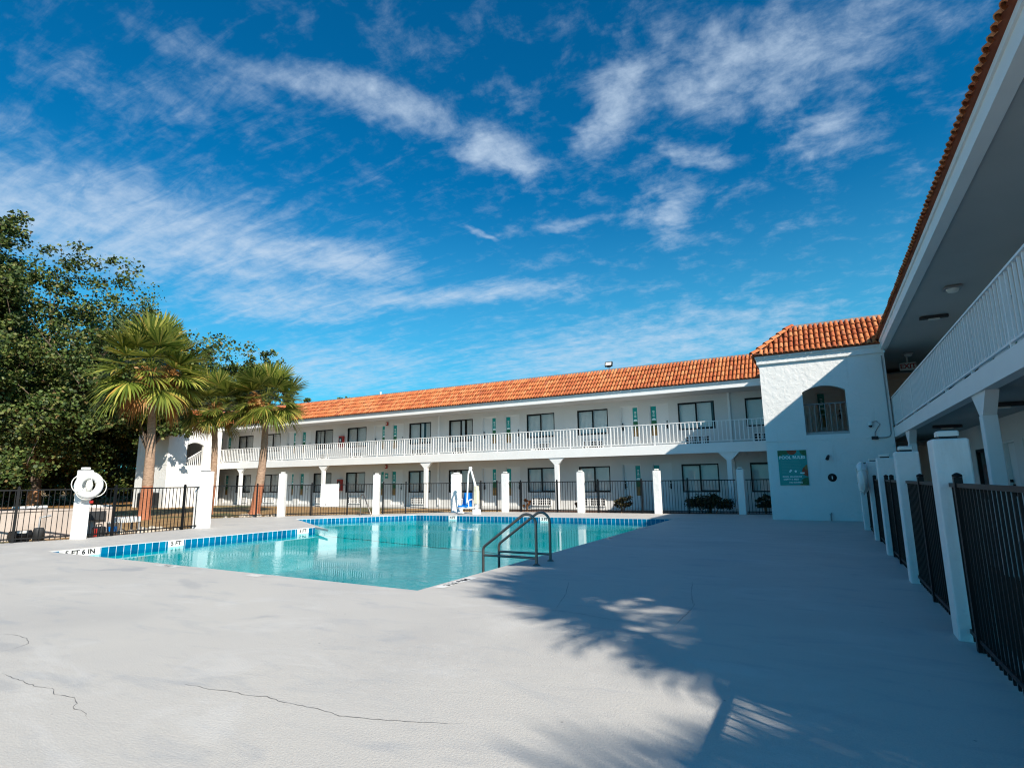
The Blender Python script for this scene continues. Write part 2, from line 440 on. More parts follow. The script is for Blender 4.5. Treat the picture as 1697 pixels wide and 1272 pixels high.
# ------------------------------------------------------------------ world, sun, camera
SUN = Vector((1.26, -0.72, 1.0)).normalized()
EL = math.asin(SUN.z); AZ = atan2(SUN.x, SUN.y)
SKY_STRENGTH = 0.072
def make_world():
    w = bpy.data.worlds.new('World'); scene.world = w; w.use_nodes = True
    t = NT(w); t.n.clear()
    out = t.add('ShaderNodeOutputWorld'); bg = t.add('ShaderNodeBackground')
    sky = t.add('ShaderNodeTexSky', sky_type='NISHITA')
    sky.sun_disc = False; sky.sun_elevation = EL; sky.sun_rotation = AZ
    sky.air_density = 1.0; sky.dust_density = 0.3; sky.ozone_density = 3.0
    d = t.add('ShaderNodeTexCoord').outputs['Generated']
    sx = t.add('ShaderNodeSeparateXYZ'); t.link(d, sx.inputs[0])
    z = t.math('MAXIMUM', t.math('ADD', sx.outputs[2], 0.12), 0.05)
    cx = t.add('ShaderNodeCombineXYZ'); t.link(t.math('DIVIDE', sx.outputs[0], z), cx.inputs[0]); t.link(t.math('DIVIDE', sx.outputs[1], z), cx.inputs[1])
    p = cx.outputs[0]
    # ripple the plane so the cloud banks get ragged borders
    wv = t.add('ShaderNodeVectorMath', operation='MULTIPLY_ADD')
    sub = t.add('ShaderNodeVectorMath', operation='SUBTRACT'); t.link(t.noise(p, 3.0, 4, 0.6, color=True), sub.inputs[0]); sub.inputs[1].default_value = (0.5, 0.5, 0.5)
    t.link(sub.outputs[0], wv.inputs[0]); wv.inputs[1].default_value = (0.3, 0.3, 0); t.link(p, wv.inputs[2])
    pw = wv.outputs[0]
    banks = [(-1.75, 0.85, 66, 0.85, 0.42, 0.85), (-1.45, 1.25, 66, 0.5, 0.2, 0.95), (-1.8, 1.45, 40, 0.5, 0.28, 0.7), (-1.25, 1.73, 22, 0.75, 0.15, 0.75), (-0.80, 0.84, 59, 0.42, 0.09, 0.6),
             (-0.61, 1.16, 52, 0.24, 0.1, 0.8), (-0.34, 1.13, 120, 0.2, 0.09, 0.85), (-0.02, 1.14, 0, 0.4, 0.16, 0.6), (-0.33, 1.62, 95, 0.24, 0.1, 0.75),
             (0.08, 1.42, 60, 0.2, 0.1, 0.65), (-0.2, 1.36, 50, 0.12, 0.06, 0.5), (-0.9, 2.75, 0, 1.3, 0.6, 0.7), (-2.3, 2.2, 20, 0.8, 0.6, 0.65), (-0.35, 2.5, 10, 0.6, 0.16, 0.6), (-0.9, 1.45, 70, 0.1, 0.025, 0.6), (-0.55, 1.55, 20, 0.3, 0.05, 0.4), (-1.15, 0.62, 30, 0.3, 0.12, 0.3),
             (1.4, -1.2, 20, 1.2, 0.5, 0.6), (-1.5, -1.5, 60, 0.9, 0.4, 0.5)]
    tot = None
    for (x, y, a, rx, ry, s) in banks:
        q = t.mapping(pw, (x, y, 0), (0, 0, R(a)), (rx, ry, 1), 'TEXTURE')
        ln = t.add('ShaderNodeVectorMath', operation='LENGTH'); t.link(q, ln.inputs[0])
        v = t.maprange(ln.outputs['Value'], 0.15, 1.25, s, 0.0)
        tot = v if tot is None else t.math('MAXIMUM', tot, v)
    iso = t.noise(p, 8.5, 10, 0.66, 0.25)
    ani = t.noise(t.mapping(p, rot=(0, 0, R(-62)), scale=(1.2, 4.6, 1)), 3.2, 10, 0.66, 0.7)
    sp = t.add('ShaderNodeSeparateXYZ'); t.link(p, sp.inputs[0])
    lf = t.maprange(sp.outputs[0], -1.2, -0.6, 0.6, 0.2)
    nm = t.add('ShaderNodeMix', data_type='FLOAT'); t.link(lf, nm.inputs[0]); t.link(iso, nm.inputs[2]); t.link(ani, nm.inputs[3])
    fine = t.noise(p, 24, 6, 0.6, 0.2)
    nn = t.math('ADD', nm.outputs[0], t.math('MULTIPLY', t.math('SUBTRACT', fine, 0.5), 0.22))
    v = t.math('ADD', nn, t.math('MULTIPLY', tot, 0.40))
    dens = t.maprange(v, 0.48, 1.1, 0.0, 0.9)
    hz = t.maprange(sx.outputs[2], 0.0, 0.5, 0.62, 0.0)
    hs = t.add('ShaderNodeHueSaturation'); t.link(sky.outputs[0], hs.inputs['Color'])
    hs.inputs['Hue'].default_value = 0.485; hs.inputs['Saturation'].default_value = 1.35; hs.inputs['Value'].default_value = 1.0
    c = t.mix(1.0, hs.outputs[0], (0.06, 0.86, 1.06), 'MULTIPLY')
    c = t.mix(hz, c, (1.5, 5.5, 7.4))
    c = t.mix(dens, c, (4.7, 5.8, 7.1))
    t.link(c, bg.inputs[0]); bg.inputs[1].default_value = SKY_STRENGTH
    t.link(bg.outputs[0], out.inputs[0])
make_world()

sl = bpy.data.lights.new('sun', 'SUN'); sl.energy = 4.4; sl.angle = R(0.55); sl.color = (1.0, 0.92, 0.8)
so = bpy.data.objects.new('sun', sl); col.objects.link(so)
so.rotation_euler = (-SUN).to_track_quat('-Z', 'Y').to_euler()
so.location = (20, -20, 30)

cam = bpy.data.cameras.new('camera'); co = bpy.data.objects.new('camera', cam); col.objects.link(co)
F, PITCH, ROLL, YAW = 924.913, 0.170992, -0.0129038, -0.500099
cam.sensor_width = 36.0; cam.lens = 36.0 * F / 1697.0; cam.clip_end = 3000; cam.clip_start = 0.05
fwd = Vector((sin(YAW) * cos(PITCH), cos(YAW) * cos(PITCH), sin(PITCH)))
rgt = Vector((cos(YAW), -sin(YAW), 0)); upv = rgt.cross(fwd)
r2 = rgt * cos(ROLL) + upv * sin(ROLL); u2 = upv * cos(ROLL) - rgt * sin(ROLL)
co.matrix_world = Matrix(((r2.x, u2.x, -fwd.x, 0), (r2.y, u2.y, -fwd.y, 0), (r2.z, u2.z, -fwd.z, 1.4), (0, 0, 0, 1)))
scene.camera = co
vs_ = scene.view_settings
vs_.view_transform = 'Standard'; vs_.look = 'None'; vs_.exposure = 0.78; vs_.gamma = 1.0
scene.cycles.filter_width = 1.15; scene.cycles.max_bounces = 8; scene.cycles.transparent_max_bounces = 12
scene.cycles.caustics_reflective = False; scene.cycles.caustics_refractive = False

# ------------------------------------------------------------------ ground, deck, pool
import mathutils.geometry as mg
def flat_with_hole(name, outer, hole, z, mat, kind='structure', z_skirt=None):
    pts = [Vector(p[:2]) for p in outer] + [Vector(p[:2]) for p in hole]
    n, k = len(outer), len(hole)
    edges = [(i, (i + 1) % n) for i in range(n)] + [(n + i, n + (i + 1) % k) for i in range(k)]
    v, e, f, *_ = mg.delaunay_2d_cdt(pts, edges, [], 4, 1e-5) if False else mg.delaunay_2d_cdt(pts, edges, [], 0, 1e-5)
    def inside(p, poly):
        c = False; j = len(poly) - 1
        for i in range(len(poly)):
            a, b = poly[i], poly[j]
            if (a[1] > p[1]) != (b[1] > p[1]) and p[0] < (b[0] - a[0]) * (p[1] - a[1]) / (b[1] - a[1]) + a[0]: c = not c
            j = i
        return c
    mb = MB()
    tris = []
    for tri in f:
        cc = sum((v[i] for i in tri), Vector((0, 0))) / len(tri)
        if inside(cc, outer) and not inside(cc, hole):
            a, b, c_ = (v[i] for i in tri[:3])
            if (b - a).cross(c_ - a) < 0: tri = tuple(reversed(tri))
            tris.append(tri)
    mb.mesh([(p.x, p.y, z) for p in v], tris)
    if z_skirt is not None:
        for poly, sgn in ((outer, 1), (hole, -1)):
            for i in range(len(poly)):
                a, b = poly[i], poly[(i + 1) % len(poly)]
                q = [(a[0], a[1], z_skirt), (b[0], b[1], z_skirt), (b[0], b[1], z), (a[0], a[1], z)]
                mb.poly(q if sgn > 0 else q[::-1])
    o = mb.build(name, mat)
    if kind: tag(o, kind=kind)
    return o

# pool outline (counter-clockwise)
PA, PB, PC, PD, PE, PF2, PG = (-4.78, 6.1), (-4.72, 20.35), (-11.1, 19.9), (-15.45, 19.55), (-18.5, 15.8), (-14.55, 13.2), (-15.03, 6.2)
POOL = [PA, PB, PC, PD, PE, PF2, PG]
DECK = [(2.1, -14), (2.1, 3.0), (1.2, 3.0), (1.22, 21.02), (-1.55, 21.02), (-1.55, 24.0), (-2.8, 23.75), (-5.97, 23.3), (-9.23, 23.0), (-12.8, 22.72), (-15.1, 21.85),
        (-17.75, 19.35), (-20.85, 16.9), (-22.7, 14.85), (-18.1, 11.75), (-18.1, 11.3), (-17.85, 7.9), (-18.5, 6.2), (-21.5, -1), (-26, -14)]
flat_with_hole('pool_deck', DECK, POOL, 0.0, M['deck'], z_skirt=-0.09)
# pointed coping corner of the deck over the water
mb = MB()
tip = [(-18.5, 15.8), (-14.55, 13.2), (-13.38, 12.66)]
mb.mesh([(x, y, 0.0) for x, y in tip] + [(x, y, -0.06) for x, y in tip], [(0, 1, 2), (5, 4, 3), (1, 4, 5, 2), (0, 2, 5, 3)])
deck = bpy.data.objects['pool_deck']
mb.build('coping', M['deck'], deck)
CRACKS = [
 [(-5.65, 2.12), (-5.35, 2.12), (-5.02, 2.11), (-4.89, 2.14), (-4.73, 2.1), (-4.55, 2.13), (-4.44, 2.1), (-4.36, 2.04), (-4.21, 2.03), (-4.09, 2.0)],
 [(-4.17, 2.63), (-4.07, 2.63), (-3.88, 2.64), (-3.66, 2.69), (-3.55, 2.68), (-3.39, 2.73), (-3.21, 2.72), (-3.05, 2.73), (-2.85, 2.74), (-2.72, 2.72), (-2.42, 2.81), (-2.21, 2.88), (-1.97, 2.98)],
 [(-3.38, 5.88), (-3.02, 5.84), (-2.69, 5.84), (-2.4, 5.82), (-2.1, 5.73), (-1.84, 5.69)],
 [(-3.26, 7.57), (-2.92, 6.66), (-2.76, 6.07), (-2.71, 5.86)],
 [(-1.71, 8.27), (-1.54, 7.31), (-1.39, 6.71), (-1.38, 6.19), (-1.39, 5.73)],
 [(-7.12, 2.63), (-6.9, 2.69), (-6.66, 2.67), (-6.45, 2.6), (-6.37, 2.47), (-6.35, 2.36)]]
M['crack'] = pmat('crack_line', (0.13, 0.13, 0.135), 0.9)  # dark grey ribbons for the cracks in the deck
rc = random.Random(5)
for line in CRACKS:
    pts = []
    for a, b in zip(line[:-1], line[1:]):
        a, b = Vector(a), Vector(b); n = max(3, int((b - a).length / 0.04))
        for k in range(n): pts.append(a.lerp(b, k / n) + Vector((rc.uniform(-.008, .008), rc.uniform(-.008, .008))))
    pts.append(Vector(line[-1])); m = MB(); N = len(pts); vs = []
    for k, p_ in enumerate(pts):
        d = (pts[min(k + 1, N - 1)] - pts[max(k - 1, 0)]).normalized(); w = 0.0028 * min(1, k / 5, (N - 1 - k) / 5 + .05) * rc.uniform(.35, 1.2)
        vs += [(p_.x - d.y * w, p_.y + d.x * w, 0.002), (p_.x + d.y * w, p_.y - d.x * w, 0.002)]
    m.mesh(vs, [(2 * k, 2 * k + 1, 2 * k + 3, 2 * k + 2) for k in range(N - 1)])
    m.build('crack', M['crack'], deck)
GR = 700
DK2 = [(x * 1.0, y) for x, y in DECK]
flat_with_hole('ground', [(-GR, -GR), (GR, -GR), (GR, GR), (-GR, GR)], DECK, -0.07, M['ground'])

# basin
mb = MB(); ZF = -1.25
for i in range(len(POOL)):
    a, b = POOL[i], POOL[(i + 1) % len(POOL)]
    mb.poly([(a[0], a[1], 0.0 - 0.09), (b[0], b[1], -0.09), (b[0], b[1], ZF), (a[0], a[1], ZF)])
pts = [(p[0], p[1], ZF) for p in POOL]
mb.poly(pts)
basin = mb.build('pool_basin', M['pool']); tag(basin, kind='structure')
mb = MB()
def inward(a, b, d):
    v = Vector((b[0] - a[0], b[1] - a[1])).normalized(); n = Vector((-v.y, v.x)); return n * d
L = 0
for i in range(len(POOL)):
    a, b = POOL[i], POOL[(i + 1) % len(POOL)]
    if i == 4: continue
    n = inward(a, b, 0.012); ln = sqrt((b[0] - a[0]) ** 2 + (b[1] - a[1]) ** 2)
    A = (a[0] + n.x, a[1] + n.y); B = (b[0] + n.x, b[1] + n.y)
    mb.poly([(A[0], A[1], -0.012), (B[0], B[1], -0.012), (B[0], B[1], -0.24), (A[0], A[1], -0.24)], uv=[(L, 0.16), (L + ln, 0.16), (L + ln, -0.07), (L, -0.07)])
    mb.poly([(a[0], a[1], -0.01), (b[0], b[1], -0.01), (B[0], B[1], -0.012), (A[0], A[1], -0.012)], uv=[(L, 0.16)] * 4)
    L += ln
mb.build('tile_band', M['tileband'], basin)
ZW = -0.165
mb = MB(); mb.poly([(p[0], p[1], ZW) for p in POOL])
tag(mb.build('water', M['water']), kind='structure')
m = MB()
A_, B_ = Vector((-14.56, 13.3, ZW - .1)), Vector((-4.79, 11.15, ZW - .1))
m.tube([A_.lerp(B_, k / 40) + Vector((0, 0.03 * sin(k * .7), 0.004 * sin(k * 1.3))) for k in range(41)], 0.007, 6)
tag(m.build('safety_rope', M['dark']), 'thin dark safety rope stretched across the pool water', 'rope')
# floor steps at the handrail
mb = MB()
for k in range(3):
    mb.box(-6.0 + 0.38 * k, -4.79, 8.0, 9.9, ZF + 0.01 + 0.28 * k, ZF + 0.01 + 0.28 * (k + 1))
mb.build('step', M['pool'], basin)

def marker(parent, p, q, z0, z1, txt, up_n, flat=False, size=0.15):
    """white tile from p to q; upright on the pool wall or lying on the deck, lettered"""
    p = Vector(p); q = Vector(q); d = (q - p); ln = d.length; d.normalize()
    mb = MB()
    n = Vector(up_n)
    if flat:
        mb.mesh([p.to_3d() + Vector((0, 0, .004)), q.to_3d() + Vector((0, 0, .004)), (q + n.to_2d() * z1).to_3d() + Vector((0, 0, .004)), (p + n.to_2d() * z1).to_3d() + Vector((0, 0, .004))], [(0, 1, 2, 3)])
        o = mb.build('depth_marker', M['tilew'], parent)
        if txt:
            c = (p + q) / 2 + n.to_2d() * z1 / 2
            Mx = Matrix(((d.x, n.x, 0, c.x), (d.y, n.y, 0, c.y), (0, 0, 1, 0.008), (0, 0, 0, 1)))
            put_text(MB(), txt, size, Mx).build('lettering', M['ink'], o)
            lt = o.children[0]
    else:
        off = n * 0.006
        def P(a, z): return (a.x + off.x, a.y + off.y, z)
        mb.mesh([P(p, z0), P(q, z0), P(q, z1), P(p, z1)], [(0, 1, 2, 3)])
        k = int(ln / 0.21)
        o = mb.build('depth_marker', M['tilew'], parent)
        if txt:
            c = (p + q) / 2; zc = (z1 + ZW) / 2
            Mx = Matrix(((d.x, 0, n.x, c.x + n.x * 0.009), (d.y, 0, n.y, c.y + n.y * 0.009), (0, 1, 0, zc), (0, 0, 0, 1)))
            put_text(MB(), txt, size, Mx).build('lettering', M['ink'], o)
    return o
def on_seg(a, b, t): return (a[0] + (b[0] - a[0]) * t, a[1] + (b[1] - a[1]) * t)
def wallmark(a, b, s0, s1, txt, size=0.15):
    ln = sqrt((b[0] - a[0]) ** 2 + (b[1] - a[1]) ** 2); n = inward(a, b, 1.0)
    p = Vector(on_seg(a, b, s0 / ln)) + n * 0.013; q = Vector(on_seg(a, b, s1 / ln)) + n * 0.013
    # reading direction seen from the water: reversed segment direction
    return marker(basin, q, p, -0.24, -0.012, txt, n.to_3d(), size=size)
l1 = 7.0
wallmark(PF2, PG, 13.2 - 7.18, 13.2 - 6.4, '5 FT 6 IN', 0.15)
wallmark(PF2, PG, 13.2 - 9.08, 13.2 - 8.69, '5 FT', 0.14)
wallmark(PF2, PG, 13.2 - 12.95, 13.2 - 12.53, '5 FT', 0.14)
wallmark(PC, PD, 2.35, 2.75, '4 FT', 0.14)
wallmark(PB, PC, 4.67, 5.05, '3 FT', 0.14)
marker(deck, (-4.72, 6.35), (-4.72, 7.25), 0, 0.16, '3 FT 6 IN', (1, 0), True, 0.14)
D2 = [((-10.5, 5.92), (-9.9, 5.92), (0, 1), '5 FT'), ((-8.0, 5.9), (-7.7, 5.9), (0, 1), ''), ((-4.7, 13.0), (-4.7, 13.5), (1, 0), '3 FT'), ((-4.69, 16.1), (-4.69, 16.7), (1, 0), '3 FT'), ((-4.68, 20.3), (-4.68, 20.8), (1, 0), '')]
for p, q, n, tx in D2: marker(deck, p, q, 0, 0.15, tx, n, True, 0.12)

# walkways, mulch strip, car park
def slab(name, x0, x1, y0, y1, z0, z1, mat, kind='structure'):
    return tag(MB().box(x0, x1, y0, y1, z0, z1).build(name, mat), kind=kind)
slab('walkway', -45, 5.5, 25.3, 26.72, -0.3, -0.05, M['concrete'])
slab('walkway', 2.25, 3.66, 3.5, 25.29, -0.3, -0.04, M['concrete'])
tag(MB().poly([(1.3, 1.0, -0.045), (2.24, 1.0, -0.045), (2.24, 21.0, -0.045), (1.3, 21.0, -0.045)]).build('mulch_bed', M['mulch']), kind='structure')
tag(MB().poly([(-13.5, 23.0, -0.05), (-1.7, 24.1, -0.05), (-1.7, 25.28, -0.05), (-13.5, 25.28, -0.05)]).build('mulch_bed', M['mulch']), kind='structure')
tag(MB().poly([(-48.5, -40, -0.05), (-42.5, -40, -0.05), (-42.5, 19, -0.05), (-48.5, 19, -0.05)]).build('parking_lot', M['asphalt']), kind='structure')
tag(MB().poly([(-75, -40, -0.055), (-48.7, -40, -0.055), (-48.7, 40, -0.055), (-75, 40, -0.055)]).build('straw_ground', M['straw']), kind='structure')

# ------------------------------------------------------------------ clay tile roofs
def tile_field(mb, o, u, v, n, width, slope, pitch=0.16, rows=5, inside=None, mi=0, pan=1):
    """barrel tiles over a sloping plane: u along the eave, v up the slope, n outward"""
    o, u, v, n = Vector(o), Vector(u), Vector(v), Vector(n)
    ncol = int(width / pitch); rl = slope / rows
    # mortar closure under the lowest course
    q0, q1 = o + n * -0.03, o + u * width + n * -0.03
    mb.mesh([q0, q1, q1 + n * 0.1, q0 + n * 0.1, q0 + v * .06, q1 + v * .06, q1 + v * .06 + n * .1, q0 + v * .06 + n * .1], [(0, 1, 2, 3), (3, 2, 6, 7), (0, 4, 5, 1)], pan)
    rnd = random.Random(int(width * 100))
    for i in range(ncol):
        for j in range(rows):
            cu = (i + 0.5) * pitch; cv = (j + 0.5) * rl
            if inside and not inside(cu, cv): continue
            v0 = j * rl - 0.05; v1 = (j + 1) * rl + 0.02
            r0 = 0.068 + rnd.uniform(-.003, .003); r1 = 0.056
            lift0 = 0.05 + rnd.uniform(-.008, .008); lift1 = 0.012
            du = rnd.uniform(-.006, .006)
            vs = []
            K = 7
            for (vv, rr, lf) in ((v0, r0, lift0), (v1, r1, lift1)):
                for k in range(K):
                    a = pi * k / (K - 1)
                    vs.append(o + u * (cu + du - rr * cos(a)) + v * vv + n * (lf + rr * 0.95 * sin(a)))
            fs = [(k, k + 1, K + k + 1, K + k) for k in range(K - 1)]
            # thickness of the lower lip
            for k in range(K):
                a = pi * k / (K - 1)
                rr = r0 - 0.016
                vs.append(o + u * (cu + du - rr * cos(a)) + v * v0 + n * (lift0 + rr * 0.95 * sin(a)))
            fs += [(k + 1, k, 2 * K + k, 2 * K + k + 1) for k in range(K - 1)]
            mb.mesh(vs, fs, mi, True)
    return mb
def ridge_caps(mb, a, b, r=0.1, step=0.34, mi=0):
    a, b = Vector(a), Vector(b); d = (b - a); ln = d.length; d.normalize()
    s = d.cross(Vector((0, 0, 1))).normalized(); n = s.cross(d)
    k = max(1, int(ln / step))
    for i in range(k):
        p = a + d * (ln * i / k - 0.03); q = a + d * (ln * (i + 1) / k + 0.03)
        vs = []
        for pt, rr, lf in ((p, r, 0.05), (q, r * 0.82, 0.01)):
            for j in range(8):
                an = pi * j / 7
                vs.append(pt + s * (rr * cos(an)) + n * (lf + rr * sin(an)))
        mb.mesh(vs, [(j, 8 + j, 9 + j, j + 1) for j in range(7)], mi, True)

# ------------------------------------------------------------------ motel wings
def wall_slices(mb, x0, x1, z0, z1, y0, y1, ops, mi=0):
    xs = sorted(set([x0, x1] + [a for o in ops for a in (o[0], o[1])]))
    for a, b in zip(xs[:-1], xs[1:]):
        m = (a + b) / 2
        cuts = sorted([(o[2], o[3]) for o in ops if o[0] < m < o[1]])
        z = z0
        for c0, c1 in cuts:
            if c0 > z: mb.box(a, b, y0, y1, z, c0, mi)
            z = c1
        if z < z1: mb.box(a, b, y0, y1, z, z1, mi)

WW, WH = 1.64, 1.27
def proto_window():
    f = MB(); t = 0.055
    for (a, b, c, d) in ((0, WW, 0, t), (0, WW, WH - t, WH), (0, t, t, WH - t), (WW - t, WW, t, WH - t)):
        f.box(a, b, -0.03, 0.05, c, d)
    f.box(WW / 2 - 0.03, WW / 2 + 0.03, -0.022, 0.045, t, WH - t)
    f.box(WW / 2 + 0.03, WW - t, -0.012, 0.02, t, t + 0.035); f.box(t, WW / 2 - 0.03, -0.012, 0.02, WH - t - 0.03, WH - t)
    w = f.build('window', M['black'])
    for a, b in ((t, WW / 2 - 0.03), (WW / 2 + 0.03, WW - t)):
        MB().poly([(a, 0.015, t), (b, 0.015, t), (b, 0.015, WH - t), (a, 0.015, WH - t)]).build('pane', M['glass'], w)
    bl = MB(); n = 22
    for k in range(n):
        a = 0.03 + (WW - 0.06) * k / n; b = 0.03 + (WW - 0.06) * (k + 1.12) / n
        bl.poly([(a, 0.115, 0), (b, 0.09, 0), (b, 0.09, WH), (a, 0.115, WH)])
    bl.build('blind', M['blind'], w)
    return w
def proto_ac():
    f = MB(); w, h = 1.1, 0.42
    f.box(0, w, -0.07, 0.02, 0, 0.035); f.box(0, w, -0.07, 0.02, h - 0.035, h)
    f.box(0, 0.035, -0.07, 0.02, 0.035, h - 0.035); f.box(w - 0.035, w, -0.07, 0.02, 0.035, h - 0.035)
    for x in (0.155, 0.275, 0.385, 0.49, 0.6, 0.71, 0.82, 0.94): f.box(x, x + (0.05 if x in (0.155, 0.275, 0.82) else 0.018), -0.06, 0.02, 0.035, h - 0.035)
    for z in (0.155, 0.27): f.box(0.035, w - 0.035, -0.055, 0.02, z, z + 0.018)
    a = f.build('air_conditioner', M['white'])
    MB().box(0.036, w - 0.036, -0.03, 0.015, 0.036, h - 0.036).build('grille', M['dark'], a)
    return a
DW, DH = 0.92, 2.06
def proto_door(mirror):
    f = MB()
    f.box(0, DW, 0.1, 0.14, 0, DH)
    f.box(0.0, 0.045, 0.02, 0.099, 0, DH); f.box(DW - 0.045, DW, 0.02, 0.099, 0, DH); f.box(0.045, DW - 0.045, 0.02, 0.099, DH - 0.045, DH)
    d = f.build('door', M['door'])
    bx = (0.62 if not mirror else 0.06) + 0.0
    b = MB(); y = 0.092; w = 0.25; z0, z1 = 0.55, 1.96
    b.box(bx, bx + w, y, 0.0985, z0 + 0.72, z1, 0)
    b.box(bx, bx + w, y + 0.001, 0.0985, z0 + 0.42, z0 + 0.719, 2)
    b.box(bx, bx + w, y + 0.001, 0.0985, z0, z0 + 0.419, 3)
    for k in range(8):
        a0 = pi * k / 8; a1 = pi * (k + 1) / 8
        cx_, cz = bx + w / 2, z0 + 0.74
        b.poly([(cx_, y - 0.003, cz), (cx_ + 0.1 * cos(a0), y - 0.003, cz + 0.1 * sin(a0)), (cx_ + 0.1 * cos(a1), y - 0.003, cz + 0.1 * sin(a1))][::-1], 1)
    for k, (zz, ww) in enumerate(((0.93, .1), (1.0, .1), (1.06, .06), (1.12, .1), (1.18, .1))):
        b.box(bx + w / 2 - ww / 2, bx + w / 2 + ww / 2, y - 0.004, y - 0.0005, z0 + zz, z0 + zz + 0.028, 1)
    for k in range(5):
        xx = bx + 0.03 + 0.045 * k
        b.box(xx, xx + 0.014, y - 0.003, y, z0 + 0.3 + 0.03 * (k % 3), z0 + 0.55 + 0.03 * (k % 2), 2)
    b.build('banner', [M['teal'], M['tealw'], M['tealdk'], M['brownp']], d)
    h = MB(); hx = 0.1 if not mirror else DW - 0.1
    h.box(hx - 0.035, hx + 0.035, 0.07, 0.099, 0.86, 1.12); h.cyl((hx, 0.05, 1.16), 0.03, 0.06, 10)
    h.box(hx - 0.02, hx + (0.1 if not mirror else -0.1) , 0.03, 0.05, 0.95, 0.975)
    h.build('handle', M['black'], d)
    return d

def wing(root, x0, x1, zslab, zroof, rooftop, rd, wins, doors, cols, pipes, ycap=None, uppers_only=(), hip=None, roofx=None, flat=None):
    """one two-storey wing; local x along the facade, y into the building, rail plane at y = 0"""
    YW = 1.5
    F2 = 2.88
    ops = []
    for x in wins: ops += [(x, x + WW, 0.77, 0.77 + WH), (x, x + WW, 3.62, 3.62 + WH)]
    for x, mi in doors: ops += [(x, x + DW, 0.06, 0.06 + DH), (x, x + DW, F2, F2 + DH)]
    w = MB(); wall_slices(w, x0, x1, -0.2, zroof + 0.1, YW, YW + 0.16, ops)
    w.build('wall', M['wall'], root)
    bk = MB(); bk.box(x0, x1, YW + 0.3, YW + 0.34, 0, zroof); bk.build('dark_backing', M['dark'], root)  # dark sheet whose colour stands in for the unlit rooms behind the windows
    sh = MB(); sh.box(x0, x1, YW + 5.5, YW + 5.66, -0.2, zroof + 0.5); sh.box(x0, x0 + .16, YW + .35, YW + 5.5, -0.2, zroof + .2); sh.box(x1 - .16, x1, YW + .35, YW + 5.5, -0.2, zroof + .2)
    sh.build('rear_wall', M['wall'], root)
    s = MB(); s.box(x0, x1, 0.0, YW - 0.003, zslab + 0.06, F2); s.box(x0, x1, -0.012, 0.16, zslab - 0.02, F2 - 0.02)
    s.build('balcony_slab', M['white'], root)
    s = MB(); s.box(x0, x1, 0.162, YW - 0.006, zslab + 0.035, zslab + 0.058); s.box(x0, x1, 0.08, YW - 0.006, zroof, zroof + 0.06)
    s.build('soffit', M['ceil'], root)
    rx0, rx1 = roofx if roofx else (x0, x1)
    fa = MB(); fa.box(rx0, rx1, -0.1, 0.075, zroof - 0.02, zroof + 0.27); fa.box(rx0, rx1, -0.13, -0.1, zroof + 0.19, zroof + 0.27)
    fa.build('fascia', M['white'], root)
    # railing
    r = MB(); rz = F2 + 0.95
    r.box(x0, x1, 0.02, 0.08, rz - 0.03, rz); r.box(x0, x1, 0.03, 0.07, F2 + 0.07, F2 + 0.10)
    n = int((x1 - x0) / 0.171)
    for k in range(n + 1):
        x = x0 + (x1 - x0) * k / n
        if k % 12 == 0: r.box(x - 0.022, x + 0.022, 0.028, 0.072, F2, rz - 0.03)
        else: r.box(x - 0.017, x + 0.017, 0.037, 0.063, F2 + 0.10, rz - 0.03)
    r.build('railing', M['white'], root)
    # columns
    for x in cols:
        c = MB(); c.bbox(-0.1, 0.1, 0.02, 0.2, 0.0, zslab - 0.35, 0.008)
        o = c.build('column', M['white'], root, (0, 0, 0)); o.location = (x, 0, 0)
        cp = MB(); cp.prism([(-0.1, zslab - 0.35), (0.1, zslab - 0.35), (0.42, zslab - 0.02), (-0.42, zslab - 0.02)], 0.03, 0.19)
        cp.build('capital', M['white'], o)
    for x in pipes:
        p = MB(); p.box(-0.05, 0.05, YW - 0.075, YW - 0.003, 0.06, zslab + 0.03); p.box(-0.05, 0.05, YW - 0.075, YW - 0.003, F2, zroof - 0.001)
        o = p.build('downspout', M['white'], root); o.location = (x, 0, 0)
    # roof
    h = rooftop - (zroof + 0.27); y0 = -0.14
    vdir = Vector((0, rd, h)); sl_ = vdir.length; vdir.normalize(); nrm = Vector((0, -h, rd)).normalized()
    t = MB(); t.poly([(rx0, y0 + .0, zroof + 0.275), (rx1, y0, zroof + 0.275), (rx1, y0 + rd, rooftop), (rx0, y0 + rd, rooftop)], 1)
    tile_field(t, (rx0, y0, zroof + 0.28), (1, 0, 0), vdir, nrm, rx1 - rx0, sl_, 0.16, 5)
    rf = t.build('roof', [M['clay'], M['claypan']], root)
    c = MB(); c.box(rx0, rx1, y0 + rd - 0.02, y0 + rd + 0.1, rooftop - 0.02, rooftop + 0.1); c.box(rx0, rx1, y0 + rd + 0.1, YW + 5.66, rooftop - 0.06, rooftop)
    c.box(rx0, rx1, YW + 5.5, YW + 5.67, zroof, rooftop - .061)
    c.build('roof_edge', M['grey'], rf)
    if flat: MB().box(*flat).build('flat_roof', M['ceil'], root)
    for xe in (rx0, rx1):
        e = MB(); e.poly([(xe, y0, zroof + 0.27), (xe, y0 + rd, rooftop), (xe, YW + 5.6, rooftop), (xe, YW + 5.6, zroof + 0.05), (xe, 0, zroof + 0.05)])
        e.build('gable', M['wall'], root)
    return F2

